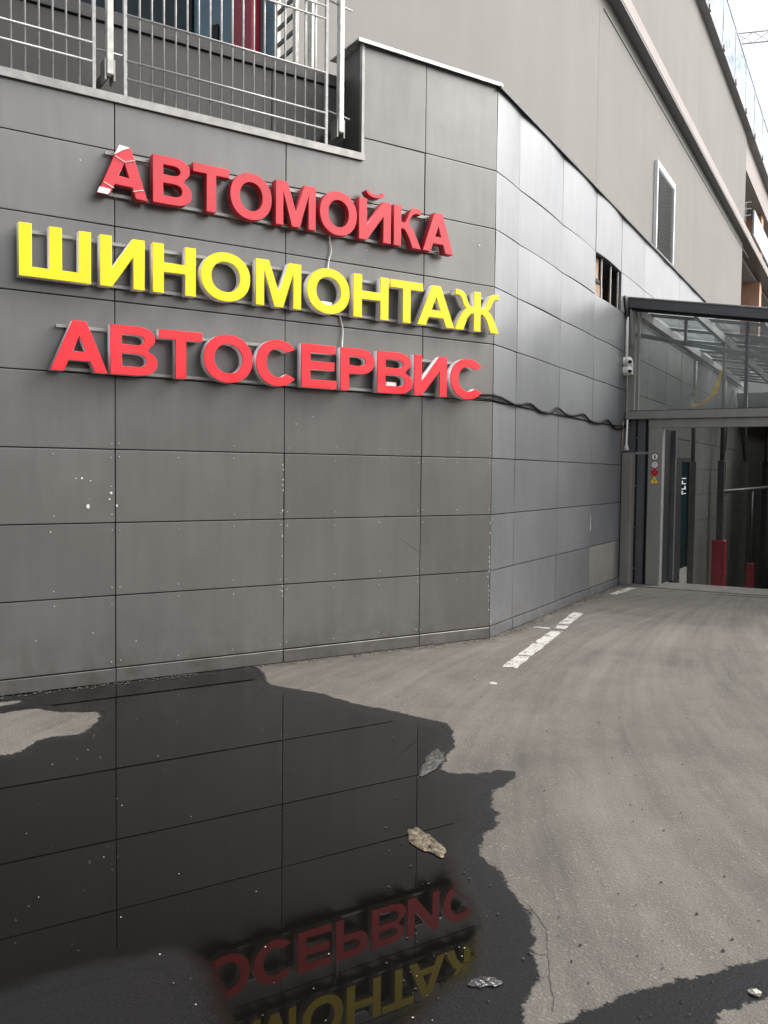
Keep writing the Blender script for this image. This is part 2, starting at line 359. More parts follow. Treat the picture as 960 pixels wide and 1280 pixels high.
nt.links.new(mapr(nt, wetf, 0, 1, 0.4, 0.13), p.inputs['Specular IOR Level'])
hgt = mth(nt, 'ADD', gr, mth(nt, 'MULTIPLY', vor.outputs['Distance'], 0.8))
bs = bump(nt, hgt, 0.55, 0.006, p)
nt.links.new(mapr(nt, wetf, 0, 1, 0.55, 0.22), bs.inputs['Strength'])
me.materials.append(mt)

# standing water: its own sheet 4 mm up, fading into the damp rim
xs2 = [round(-7.6 + 0.04 * i, 3) for i in range(int(7.4 / 0.04))]; ys2 = [round(1.0 + 0.04 * i, 3) for i in range(int(6.2 / 0.04))]
V2, F2 = tensor(np.array(xs2), np.array(ys2), None, 0.0012)
o2, i2 = wetmaps(V2); V2[:, 2] = np.where(i2 > 0.06, 0.0012 - (i2 - 0.06) * 0.06, 0.0012)
F2 = [f for f in F2 if max(i2[k] for k in f) < 0.16 and max(o2[k] for k in f) < -0.012]
used = sorted(set(k for f in F2 for k in f)); rm = {k: i for i, k in enumerate(used)}
me2 = bpy.data.meshes.new('puddle'); me2.from_pydata([tuple(V2[k]) for k in used], [], [tuple(rm[k] for k in f) for f in F2])
add_attr(me2, 'wet', [o2[k] for k in used]); add_attr(me2, 'mirror', [i2[k] for k in used]); add_attr(me2, 'walld', [2.0] * len(used))
mt, nt, p, out = newmat('water')
v, dry, wetf, wc, mf, gr, vor = asphalt_nodes(nt, p)
nt.links.new(mixc(nt, mf, wc, (0.0035, 0.0032, 0.0026)), p.inputs['Base Color'])
nt.links.new(mapr(nt, mf, 0, 1, 0.30, 0.010), p.inputs['Roughness'])
nt.links.new(mapr(nt, mf, 0, 1, 1.45, 1.333), p.inputs['IOR'])
nt.links.new(mapr(nt, mf, 0, 1, 0.13, 0.20), p.inputs['Specular IOR Level'])
bb = bump(nt, mth(nt, 'ADD', gr, mth(nt, 'MULTIPLY', vor.outputs['Distance'], 0.8)), 0.5, 0.006, p)
nt.links.new(mapr(nt, mf, 0, 1, 0.22, 0.0004), bb.inputs['Strength'])
me2.materials.append(mt)
pud = link('puddle', me2); pud['kind'] = 'structure'

# painted line, worn
mt, nt, p, out = newmat('worn road paint')
v = pos(nt)
tr = N(nt, 'ShaderNodeBsdfTransparent'); mx = N(nt, 'ShaderNodeMixShader')
wear = mth(nt, 'ADD', mth(nt, 'MULTIPLY', noise(nt, v, 7, 6, 0.7), 0.6), mth(nt, 'MULTIPLY', noise(nt, v, 55, 4, 0.7), 0.4))
nt.links.new(mapr(nt, wear, 0.425, 0.495, 1, 0), mx.inputs[0]); nt.links.new(tr.outputs[0], mx.inputs[2]); nt.links.new(p.outputs[0], mx.inputs[1])
nt.links.new(mx.outputs[0], out.inputs[0])
nt.links.new(mapr(nt, wear, 0.425, 0.495, 1, 0), mx.inputs[0])
p.inputs['Roughness'].default_value = 0.75
nt.links.new(mixc(nt, noise(nt, v, 40, 4), (0.26, 0.25, 0.23), (0.52, 0.51, 0.47)), p.inputs['Base Color'])
M['paint'] = mt
def stripe(p0, p1, wd_, seed):
    r = random.Random(seed); p0 = np.array(p0); p1 = np.array(p1); d = (p1 - p0); L = np.linalg.norm(d); d /= L; nrm = np.array((d[1], -d[0])); k = max(4, int(L / 0.12))
    mb = MB(); l = []; rr_ = []
    for i in range(k + 1):
        c = p0 + d * L * i / k
        l.append(tuple(c - nrm * (wd_ / 2 + r.uniform(-.012, .006))) + (0.004,)); rr_.append(tuple(c + nrm * (wd_ / 2 + r.uniform(-.012, .006))) + (0.004,))
    for i in range(k): mb.quad([l[i], rr_[i], rr_[i + 1], l[i + 1]])
    o = mb.build('road_marking', 'paint'); o['kind'] = 'structure'; return o
stripe((-2.77, 7.25), (-2.985, 9.25), 0.14, 1); stripe((-3.00, 9.4), (-3.03, 9.62), 0.13, 2); stripe((-3.06, 9.72), (-3.15, 10.62), 0.14, 3)
stripe((-3.23, 12.55), (-3.17, 13.45), 0.13, 4); stripe((-2.66, 6.60), (-2.68, 6.68), 0.06, 5); stripe((-3.28, 9.35), (-3.10, 9.36), 0.08, 6)

def crack(px, name='asphalt_crack'):
    P_ = [np.array(G(*q_)) for q_ in px]; r_ = random.Random(len(px)); pts = []
    for a_, b_ in zip(P_, P_[1:]):
        n_ = max(2, int(np.linalg.norm(b_ - a_) / .015))
        for i in range(n_): pts.append(a_ + (b_ - a_) * i / n_ + np.array((r_.gauss(0, .0022), r_.gauss(0, .0022))))
    mb = MB()
    for a_, b_ in zip(pts, pts[1:]):
        d = b_ - a_; nn = np.array((-d[1], d[0])) / (np.linalg.norm(d) + 1e-9) * r_.uniform(.0008, .0022)
        mb.quad([tuple(a_ - nn) + (.0016,), tuple(b_ - nn) + (.0016,), tuple(b_ + nn) + (.0016,), tuple(a_ + nn) + (.0016,)])
    o = mb.build(name, 'crack'); o['kind'] = 'structure'
M['crack'] = simple('crack shadow', (0.045, 0.041, 0.036), 0.9)
crack([(661, 1131), (672, 1146), (681, 1158), (684, 1172), (685, 1188), (687, 1205), (686, 1222), (690, 1236), (692, 1252), (690, 1268)]); crack([(668, 1192), (676, 1194), (686, 1192)]); crack([(676, 1222), (686, 1221)])
# doorway apron and ramp
o = B('threshold_slab', 'apron', None, ident, CX + 0.03, RX1, 13.62, RY0 + 0.04, -0.3, 0.012, 0.006); o['kind'] = 'structure'
o = B('drain_slot', 'backing', None, ident, -2.07, RX1, 13.40, 13.425, -0.02, 0.004); o['kind'] = 'structure'
mb = MB()
mb.hexa([(RX0, RY0, -0.4), (RX1, RY0, -0.4), (RX1, RY1, -5.2), (RX0, RY1, -5.2), (RX0, RY0, 0.0), (RX1, RY0, 0.0), (RX1, RY1, -4.8), (RX0, RY1, -4.8)])
o = mb.build('ramp', 'conc'); o['kind'] = 'structure'

# ------------------------------------------------------------------ the panelled annex
ROW = [0.1214 + 0.5832 * k for k in range(-5, 10)]          # ROW[5] is the top of the plinth
def row(k): return ROW[k + 5]
annex = thing('panelled_annex', 'grey metal panel clad wall that bends round to the ramp entrance', 'building', (CX, CY, 0))
GAP = 0.0048
def panel(fr, a0, a1, z0, z1, mat, name='panel', nu=4, nv=3, amp=0.0, vamp=0.0, seed=0, th=0.03, parent=annex, gap=GAP):
    r = random.Random(seed * 7919 + int((a0 + 50) * 131) + int((z0 + 9) * 977))
    a0 += gap; a1 -= gap; z0 += gap; z1 -= gap
    tl = r.uniform(-.0025, .0025); tv = r.uniform(-.002, .002); sk = r.uniform(-.3, .3)
    mb = MB(); idx = {}
    eu = 0.005 / (a1 - a0); ev = 0.005 / (z1 - z0)
    us = [0, eu] + [eu + (1 - 2 * eu) * i / nu for i in range(1, nu)] + [1 - eu, 1]
    vs = [0, ev] + [ev + (1 - 2 * ev) * i / nv for i in range(1, nv)] + [1 - ev, 1]
    def disp(u, v_):
        return amp * math.sin(math.pi * u) ** 0.8 * (0.75 + 0.25 * math.sin(math.pi * v_)) * (1 + sk * (u - .5)) + vamp * math.sin(math.pi * v_) * math.sin(math.pi * u) + tl * (u - .5) * 2 + tv * (v_ - .5) * 2
    for i, u in enumerate(us):
        for j, v_ in enumerate(vs):
            rim = (i in (0, len(us) - 1)) or (j in (0, len(vs) - 1))
            idx[i, j] = len(mb.v); mb.v.append(tuple(fr(a0 + (a1 - a0) * u, disp(u, v_) - (0.0006 if rim else 0), z0 + (z1 - z0) * v_)))
    nI, nJ = len(us), len(vs)
    for i in range(nI - 1):
        for j in range(nJ - 1): mb.f.append((idx[i, j], idx[i + 1, j], idx[i + 1, j + 1], idx[i, j + 1]))
    ringi = [(i, 0) for i in range(nI)] + [(nI - 1, j) for j in range(1, nJ)] + [(i, nJ - 1) for i in range(nI - 2, -1, -1)] + [(0, j) for j in range(nJ - 2, 0, -1)]
    back = {}
    for (i, j) in ringi:
        back[i, j] = len(mb.v); mb.v.append(tuple(fr(a0 + (a1 - a0) * us[i], -th, z0 + (z1 - z0) * vs[j])))
    for q_, q2 in zip(ringi, ringi[1:] + ringi[:1]): mb.f.append((idx[q_], back[q_], back[q2], idx[q2]))
    o = mb.build(name, mat, parent, 0, True)
    flat = amp == 0
    nface = (nI - 1) * (nJ - 1)
    inner = set((i * (nJ - 1) + j) for i in range(1, nI - 2) for j in range(1, nJ - 2))
    for pl in o.data.polygons: pl.use_smooth = (pl.index in inner)
    at_ = o.data.attributes.new('sharp_edge', 'BOOLEAN', 'EDGE') if 'sharp_edge' not in o.data.attributes else o.data.attributes['sharp_edge']
    cnt = {}
    for pl in o.data.polygons:
        for ek in pl.edge_keys: cnt.setdefault(ek, []).append(pl.index in inner)
    for e_ in o.data.edges:
        f_ = cnt.get(tuple(sorted(e_.vertices)), [])
        at_.data[e_.index].value = not all(f_)
    return o
S = [-6.83, -5.345, -3.8627, -2.375, -0.8914, -0.002]
NOTCH = -1.6
for i in range(5):
    for k in range(0, 7):
        panel(w1, S[i], S[i + 1], row(k), row(k + 1), 'clad', seed=i, vamp=random.uniform(-.002, .003))
    # row under the terrace coping
    if i < 3: panel(w1, S[i], S[i + 1], row(7), 4.585, 'clad', seed=i)
# L-shaped sheet under the notch
mb = MB(); g = GAP
mb.prism([(S[3] + g, row(7) + g), (S[4] - g, row(7) + g), (S[4] - g, row(8) - g), (NOTCH + g, row(8) - g), (NOTCH + g, 4.585), (S[3] + g, 4.585)], w1, -0.03, 0.0)
mb.build('panel', 'clad', annex, 0.002)
panel(w1, S[4], S[5], row(7), row(8), 'clad', seed=4)
panel(w1, NOTCH + 0.012, S[4], row(8), 5.635, 'clad', seed=8)
panel(w1, S[4], S[5], row(8), 5.635, 'clad', seed=9)
for i in range(5):
    B('plinth_strip', 'clad', annex, w1, S[i] + .004, S[i + 1] - .004, -0.03, 0.006 + 0.004 * (i % 2), 0.006, row(0) - 0.007, 0.002)
# backing of the front wall (behind the joints)
mb = MB(); mb.prism([(-6.83, -0.3), (0.0, -0.3), (0.0, 5.62), (NOTCH + 0.01, 5.62), (NOTCH + 0.01, 4.56), (-6.83, 4.56)], w1, -0.20, -0.035); mb.build('backing_wall', 'backing', annex)
# side wall
CY2 = [8.4639, 9.124, 10.617, 12.10, 13.50]
for i in range(4):
    for k in range(0, 9):
        z1_ = row(k + 1) if k < 8 else 5.615
        if i == 3 and k == 7: continue                       # the missing sheet
        hi = max(0, (k - 2) / 6.0)
        amp = (0.004 + 0.026 * hi) * (0.35 if i == 0 else 1.0) * random.uniform(0.7, 1.25)
        mat = 'patch' if (i == 3 and k == 0) else 'clad_side'
        panel(w2, CY2[i] + (0.002 if i == 0 else 0), CY2[i + 1], row(k), z1_, mat, nu=8, nv=4, amp=amp, vamp=0.004 * hi, seed=20 + i)
    B('plinth_strip', 'clad_side', annex, w2, CY2[i] + .004, CY2[i + 1] - .004, -0.03, 0.006 + .004 * (i % 2), 0.006, row(0) - 0.007, 0.002)
for k in range(0, 7): panel(w2, 13.50, 13.93, row(k), row(k + 1), 'clad_side', nu=2, nv=2, seed=31)
B('plinth_strip', 'clad_side', annex, w2, 13.504, 13.93, -0.03, 0.008, 0.006, row(0) - .007)
# above the canopy, to the end of the annex
c = 13.50
while c < 21.5:
    for k in (7, 8): panel(w2, c, min(c + 1.483, 22.3), row(k), row(k + 1) if k == 7 else 5.615, 'clad_side', nu=6, nv=3, amp=0.012, seed=40)
    c += 1.483
# inside the ramp
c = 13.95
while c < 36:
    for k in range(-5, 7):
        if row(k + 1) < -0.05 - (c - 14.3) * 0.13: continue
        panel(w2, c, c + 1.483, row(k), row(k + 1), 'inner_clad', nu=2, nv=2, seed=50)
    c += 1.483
mb = MB(); mb.box(w2, 8.47, 12.11, -0.20, -0.035, -0.3, 5.60); mb.box(w2, 12.11, 13.49, -0.20, -0.035, -0.3, row(7)); mb.box(w2, 12.11, 13.49, -0.20, -0.035, row(8), 5.60); mb.box(w2, 13.49, 37.3, -0.20, -0.035, -4.5, 5.60)
mb.build('backing_wall', 'backing', annex)
# opening left by the missing sheet
B('cavity_back', 'backing', annex, w2, 12.0, 13.6, -0.42, -0.40, row(7) - .1, row(8) + .1)
B('insulation_board', 'insul', annex, w2, 12.12, 12.50, -0.14, -0.07, row(7) + .01, row(8) - .02)
B('insulation_board', 'insul', annex, w2, 12.60, 12.98, -0.20, -0.14, row(7) + .01, row(7) + .27)
for yy in (12.53, 13.02, 13.44): B('stud', 'trim', annex, w2, yy - .020, yy + .020, -0.052, -0.030, row(7), row(8), 0.002)
B('bracket', 'backing', annex, w2, 12.13, 12.5, -0.068, -0.05, row(7) + .22, row(7) + .27)
# copings
mb = MB()
mb.box(w1, NOTCH - 0.07, 0.02, -0.5, 0.045, 5.640, 5.652); mb.box(w1, NOTCH - 0.07, 0.03, 0.030, 0.047, 5.618, 5.6395)
mb.build('coping', 'flash', annex)
mb = MB(); mb.box(w2, 8.44, 22.3, -0.5, 0.045, 5.622, 5.632); mb.box(w2, 8.44, 22.3, 0.03, 0.047, 5.598, 5.6215)
mb.build('coping', 'darkmetal', annex)
mb = MB(); mb.box(w1, -6.83, NOTCH + 0.012, -0.36, 0.028, 4.592, 4.602); mb.box(w1, -6.83, NOTCH + 0.012, 0.012, 0.030, 4.570, 4.634)
mb.build('terrace_coping', 'trim', annex)
B('notch_edge', 'trim', annex, w1, NOTCH - 0.014, NOTCH + 0.012, -0.03, 0.012, 4.634, 5.632)
B('notch_reveal', 'parapet', annex, w1, NOTCH, NOTCH + 0.012, -0.42, -0.031, 4.60, 5.62)
pb = B('rear_parapet', 'parapet', annex, w1, -7.5, NOTCH, -0.50, -0.36, 4.55, 5.33)
pz = [-7.4, -5.25, -3.55, -2.35, NOTCH]
for a0, a1 in zip(pz, pz[1:]): B('parapet_panel', 'parapet', annex, w1, a0 + .004, a1 - .004, -0.359, -0.345, 4.61, 5.32, 0.002)
B('parapet_ledge', 'darkmetal', annex, w1, -7.5, NOTCH, -0.56, -0.325, 5.335, 5.36)
B('parapet_ledge', 'parapet', annex, w1, -7.5, NOTCH, -0.54, -0.335, 5.361, 5.44)
# flat roof behind
mb = MB(); mb.prism([(0, 0), (0, 1)], ident, 0, 1) if False else None
mb.v += [(CX - .2, 8.6, 5.3), (CX - .2, 22.2, 5.3), (X3, 22.2, 5.3), (X3, 8.0, 5.3)]; mb.f.append((0, 1, 2, 3)); mb.build('roof_deck', 'conc', annex)
# rivets, chips
mb = MB(); mc = MB()
def dot(m_, fr, a_, z, r_, n_=0.0, h=0.004):
    k = 6; b = len(m_.v)
    m_.v += [tuple(fr(a_ + r_ * math.cos(2 * math.pi * i / k), n_, z + r_ * math.sin(2 * math.pi * i / k))) for i in range(k)] + [tuple(fr(a_ + .6 * r_ * math.cos(2 * math.pi * i / k), n_ + h, z + .6 * r_ * math.sin(2 * math.pi * i / k))) for i in range(k)]
    m_.f.append(tuple(range(b + k, b + 2 * k)))
    for i in range(k): m_.f.append((b + i, b + (i + 1) % k, b + k + (i + 1) % k, b + k + i))
rr = random.Random(3)
for i in range(1, 5):
    L = S[i + 1] - S[i]
    for k in range(0, 4):
        for zz in (row(k) + .055, row(k + 1) - .055):
            for u in (0.022, 0.35, 0.68, 0.978) if L > 1 else (0.03, 0.5, 0.97):
                if rr.random() < (0.2 if k < 3 else 0.45): continue
                if k == 3 and zz > row(3) + .2: continue
                dot(mb, w1, S[i] + L * u + rr.uniform(-.006, .006), zz + rr.uniform(-.012, .012), 0.0062, 0.001)
for k in range(0, 3):
    for zz in (row(k) + .05, row(k + 1) - .05):
        for y_ in (8.50, 9.09): dot(mb, w2, y_, zz, 0.006, 0.001)
o = mb.build('rivets', 'rivet', annex); o['kind'] = 'stuff'
def chip(m_, fr, a_, z, r_, sq=1.0):
    k = 7; b = len(m_.v)
    P_ = [(a_ + r_ * rr.uniform(.5, 1.2) * math.cos(2 * math.pi * i / k), z + sq * r_ * rr.uniform(.5, 1.2) * math.sin(2 * math.pi * i / k)) for i in range(k)]
    m_.v += [tuple(fr(q_[0], 0.0045, q_[1])) for q_ in P_]; m_.f.append(tuple(range(b, b + k)))
for px, py, r_ in ((102, 598, .012), (95, 598, .005), (113, 601, .006), (139, 616, .012), (137, 624, .009), (139, 608, .005), (110, 633, .018), (112, 624, .004), (146, 632, .010), (63, 665, .007), (45, 801, .006), (116, 791, .006), (170, 801, .006), (370, 530, .006), (391, 521, .006), (100, 200, .006), (458, 313, .007), (456, 325, .005), (552, 157, .008), (599, 307, .01)):
    r_v = ray(px, py); P0 = np.array(w1(0, 0, 0)); t = ((P0 - O) @ N1) / (r_v @ N1); q_ = O + t * r_v
    chip(mc, w1, (q_ - P0) @ D1, q_[2], r_)
for z in np.arange(0.3, 1.3, 0.05):
    if rr.random() < .55: chip(mc, w1, S[5] - 0.012 + rr.uniform(-.004, .004), z, 0.006, 2.0)
for z in np.arange(0.15, 1.8, 0.045):
    if rr.random() < .4: chip(mc, w1, S[3] - 0.012 + rr.uniform(-.004, .004), z, 0.005, 2.2)
for z in np.arange(0.95, 1.16, 0.03): chip(mc, w2, 12.115, z, 0.012, 2.2)
o = mc.build('paint_chips', 'chip', annex); o['kind'] = 'stuff'
# long hairline scratch
mb = MB(); arc = [(-1.30 + 0.42 * t, 1.33 - 0.02 - 0.38 * t ** 0.55) for t in np.linspace(0, 1, 14)]
mb.tube([w1(a_, 0.001, z) for a_, z in arc], 0.0016, 4); mb.build('scratch', 'backing', annex)

# ------------------------------------------------------------------ lettering
def arc(cx, cy, rx, ry, a0, a1, n=18, ex=2.0):
    out = []
    for i in range(n + 1):
        t = math.radians(a0 + (a1 - a0) * i / n); c_, s_ = math.cos(t), math.sin(t)
        out.append((cx + rx * math.copysign(abs(c_) ** (2 / ex), c_), cy + ry * math.copysign(abs(s_) ** (2 / ex), s_)))
    return out
def glyph(ch, W, H, t, b):
    """outer outline plus holes, in metres; stem t, bar b"""
    if ch == 'Ш': return [[(0, 0), (W, 0), (W, H), (W - t, H), (W - t, b), (W / 2 + t / 2, b), (W / 2 + t / 2, H), (W / 2 - t / 2, H), (W / 2 - t / 2, b), (t, b), (t, H), (0, H)]]
    if ch in 'ИЙ':
        L = [[(0, 0), (1.02 * t, 0), (W - t, .63 * H), (W - t, 0), (W, 0), (W, H), (W - 1.02 * t, H), (t, .37 * H), (t, H), (0, H)]]
        if ch == 'Й':
            o_ = arc(W / 2, H * 1.20, .29 * W, .155 * H, 180, 360, 14); i_ = arc(W / 2, H * 1.20, .29 * W - .4 * t, .155 * H - .5 * b, 360, 180, 14)
            L.append(o_ + i_)
        return L
    if ch == 'Н': m = H * .53; return [[(0, 0), (t, 0), (t, m - b / 2), (W - t, m - b / 2), (W - t, 0), (W, 0), (W, H), (W - t, H), (W - t, m + b / 2), (t, m + b / 2), (t, H), (0, H)]]
    if ch == 'Т': return [[(W / 2 - t / 2, 0), (W / 2 + t / 2, 0), (W / 2 + t / 2, H - b), (W, H - b), (W, H), (0, H), (0, H - b), (W / 2 - t / 2, H - b)]]
    if ch == 'А':
        a_ = .56 * t; k = (W / 2 - a_) / H; tt = 1.1 * t; y1, y2 = .215 * H, .215 * H + b * .95; ya = min(.86 * H, (W / 2 - tt) / k)
        return [[(0, 0), (tt, 0), (tt + k * y1, y1), (W - tt - k * y1, y1), (W - tt, 0), (W, 0), (W / 2 + a_, H), (W / 2 - a_, H)], [(tt + k * y2, y2), (W / 2, ya), (W - tt - k * y2, y2)]]
    if ch == 'В':
        m = .53 * H; r1, r2 = m / 2, (H - m) / 2; x2 = W * .95
        o_ = [(0, 0)] + arc(W - .42 * W, r1, .42 * W, r1, -90, 62, 14, 2.2) + arc(x2 - .40 * W, m + r2, .40 * W, r2, -48, 90, 14, 2.2) + [(0, H)]
        bb_ = b * .92
        h1 = [(t, bb_)] + arc(W - t * .95 - .22 * W, bb_ + (m - 1.5 * bb_) / 2, .22 * W, (m - 1.5 * bb_) / 2, -90, 90, 10, 2.2) + [(t, m - bb_ / 2)]
        h2 = [(t, m + bb_ / 2)] + arc(x2 - t * .95 - .20 * W, m + bb_ / 2 + (H - m - 1.5 * bb_) / 2, .20 * W, (H - m - 1.5 * bb_) / 2, -90, 90, 10, 2.2) + [(t, H - bb_)]
        return [o_, h1, h2]
    if ch == 'Р':
        m = .40 * H; r = (H - m) / 2; o_ = [(0, 0), (t, 0), (t, m)] + arc(W - .44 * W, m + r, .44 * W, r, -90, 90, 18, 2.25) + [(0, H)]
        return [o_, [(t, m + b)] + arc(W - t - .22 * W, m + r, .22 * W, r - b, -90, 90, 12, 2.2) + [(t, H - b)]]
    if ch == 'О':
        ov = .018 * H
        return [arc(W / 2, H / 2, W / 2, H / 2 + ov, 0, 350, 40, 2.1), arc(W / 2, H / 2, W / 2 - t * 1.02, H / 2 + ov - b * 1.05, 0, 350, 36, 2.1)]
    if ch == 'С':
        ov = .018 * H
        o_ = arc(W * .52, H / 2, W * .52, H / 2 + ov, 38, 322, 40, 2.1); i_ = arc(W * .53, H / 2, W * .52 - t * 1.02, H / 2 + ov - b * 1.05, 312, 48, 34, 2.1)
        return [o_ + i_]
    if ch == 'Е': m = .52 * H; return [[(0, 0), (W, 0), (W, b), (t, b), (t, m - b / 2), (W * .94, m - b / 2), (W * .94, m + b / 2), (t, m + b / 2), (t, H - b), (W * .97, H - b), (W * .97, H), (0, H)]]
    if ch == 'М': return [[(0, 0), (.9 * t, 0), (.9 * t, .76 * H), (W / 2 - .48 * t, 0), (W / 2 + .48 * t, 0), (W - .9 * t, .76 * H), (W - .9 * t, 0), (W, 0), (W, H), (W - 1.4 * t, H), (W / 2, .33 * H), (1.4 * t, H), (0, H)]]
    if ch == 'К':
        up = cr([(W * .52, .58 * H), (W * .66, .80 * H), (W * .80, .86 * H), (W * .97, .855 * H)], 4, False)
        top = cr([(W * .97, H), (W * .74, .995 * H), (W * .60, .93 * H), (W * .46, .68 * H), (W * .40, .60 * H)], 4, False)
        return [[(0, 0), (t, 0), (t, .44 * H), (W * .36, .44 * H)] + cr([(W * .40, .42 * H), (W * .55, .24 * H), (W * .68, 0)], 4, False) + [(W, 0)] + cr([(W * .86, .22 * H), (W * .70, .46 * H)], 3, False) + up + top + [(t, .60 * H), (t, H), (0, H)]]
    if ch == 'Ж':
        c_ = W / 2; h = t * .48
        rt = [(c_ + h, 0), (c_ + h, .44 * H), (c_ + h + .06 * W, .43 * H)] + cr([(W * .72, .30 * H), (W * .81, 0)], 4, False) + [(W, 0)] + cr([(W * .93, .22 * H), (W * .82, .47 * H), (W * .74, .545 * H)], 4, False) + cr([(W * .80, .62 * H), (W * .86, .80 * H), (W * .92, .86 * H), (W * .99, .86 * H)], 4, False) + cr([(W * .99, H), (W * .87, .99 * H), (W * .78, .92 * H), (W * .70, .70 * H), (W * .66, .62 * H)], 4, False) + [(c_ + h, .60 * H), (c_ + h, H)]
        return [rt + [(W - x, y) for x, y in rt[::-1]]]
def extrude_outline(loops, depth, fr0, name, bev=0.0025):
    cu = bpy.data.curves.new('tmp', 'CURVE'); cu.dimensions = '2D'; cu.fill_mode = 'BOTH'; cu.extrude = depth / 2; cu.bevel_depth = bev; cu.bevel_resolution = 0; cu.offset = -bev
    for lp in loops:
        pts = []
        for q_ in lp:
            if not pts or (abs(q_[0] - pts[-1][0]) + abs(q_[1] - pts[-1][1])) > 1e-5: pts.append(q_)
        sp = cu.splines.new('POLY'); sp.points.add(len(pts) - 1); sp.use_cyclic_u = True
        for i, (x, y) in enumerate(pts): sp.points[i].co = (x, y, 0, 1)
    ob = bpy.data.objects.new('tmp', cu); col.objects.link(ob)
    dg = bpy.context.evaluated_depsgraph_get(); m_ = bpy.data.meshes.new_from_object(ob.evaluated_get(dg))
    bpy.data.objects.remove(ob); bpy.data.curves.remove(cu)
    for vv in m_.vertices: vv.co = fr0(vv.co.x, vv.co.y, vv.co.z)
    m_.name = name; m_.materials.clear(); return m_
def sign_row(text, xsp, zb, H, facemat, retmat, label, t, b, damaged=False):
    s0, s1 = xsp[0][0], xsp[-1][1]
    base = np.array(w1((s0 + s1) / 2, 0.0, zb)); root = thing('letter_sign', label, 'sign', tuple(base))
    for i, (ch, (a0, a1)) in enumerate(zip(text, xsp)):
        W_ = a1 - a0; dmg = damaged and i == 0
        tt = t if ch not in 'М' else t * .95
        lp = glyph(ch, W_, H, tt, b)
        def fr_at(n_):
            def f_(x, y, z):
                if dmg:
                    an = math.radians(-2.0); cx_, cy_ = W_ / 2, H; x, y = cx_ + (x - cx_) * math.cos(an) - (y - cy_) * math.sin(an), cy_ + (x - cx_) * math.sin(an) + (y - cy_) * math.cos(an)
                q_ = np.array(w1(a0 + x, n_ + z, zb + y)) - base; return Vector(q_)
            return f_
        body = link('letter', extrude_outline(lp, 0.070, fr_at(0.045 + 0.035), 'letter'), root, retmat)
        link('letter_face', extrude_outline(lp, 0.010, fr_at(0.045 + 0.0765), 'letter_face', 0.002), body, facemat)
        if dmg:                                              # torn film: bare metal corners and tie wires
            for pts in ([(-.01, -.012), (.075, -.012), (.092, .03), (.008, .035)], [(W_ / 2 - .085, H * .80), (W_ / 2 - .045, H * 1.03), (W_ / 2 + .035, H * 1.015), (W_ / 2 - .02, H * .93)]):
                me_ = extrude_outline([pts], 0.006, fr_at(0.045 + 0.086), 'bare_patch', 0.0005); pt_ = link('bare_patch', me_, body, 'white_pl'); pt_['label'] = 'bare white metal where the red film has torn away'
            for (x0, y0), (x1, y1) in (((.035, .075), (.115, .045)), ((W_ - .12, .05), (W_ - .04, .075)), ((W_ / 2 - .075, H * .78), (W_ / 2 + .0, H * .70)), ((W_ / 2, H * .70), (W_ / 2 + .08, H * .78))):
                f_ = fr_at(0.045 + 0.088); mbw = MB(); mbw.tube([f_(x0, y0, 0) + Vector(base), f_((x0 + x1) / 2, (y0 + y1) / 2, .003) + Vector(base), f_(x1, y1, 0) + Vector(base)], 0.0028, 5); mbw.build('tie_wire', 'white_pl', root)
    for zz in (zb + H * .90, zb + H * .06):
        B('rail', 'trim', root, w1, s0 + .06, s1 - .05, 0.018, 0.044, zz - .013, zz + .013, 0.002)
    k = 5
    for i in range(k):
        a_ = s0 + .15 + (s1 - s0 - .3) * i / (k - 1)
        for zz in (zb + H * .90, zb + H * .06): B('standoff', 'trim', root, w1, a_ - .012, a_ + .012, 0.0005, 0.0178, zz - .018, zz + .018)
    return root
sign_row('АВТОМОЙКА', [(-4.009, -3.625), (-3.598, -3.278), (-3.268, -2.954), (-2.947, -2.569), (-2.531, -2.145), (-2.105, -1.724), (-1.703, -1.357), (-1.326, -1.014), (-.995, -.634)], 3.826, 0.372, 'red_old', 'return_red', 'darker red Cyrillic letter sign with a torn first letter, above the yellow sign', 0.084, 0.071, True)
sign_row('ШИНОМОНТАЖ', [(-4.595, -4.077), (-4.011, -3.664), (-3.600, -3.243), (-3.202, -2.764), (-2.713, -2.283), (-2.226, -1.792), (-1.754, -1.374), (-1.356, -.984), (-1.049, -.606), (-.602, -.045)], 3.122, 0.388, 'yellow', 'return', 'bright yellow Cyrillic letter sign between two red ones', 0.091, 0.074)
sign_row('АВТОСЕРВИС', [(-4.379, -3.953), (-3.934, -3.562), (-3.549, -3.187), (-3.174, -2.739), (-2.706, -2.315), (-2.276, -1.922), (-1.880, -1.524), (-1.489, -1.094), (-1.075, -.687), (-.642, -.228)], 2.452, 0.384, 'red', 'return', 'bright red Cyrillic letter sign with pale sides, below the yellow sign', 0.090, 0.074)
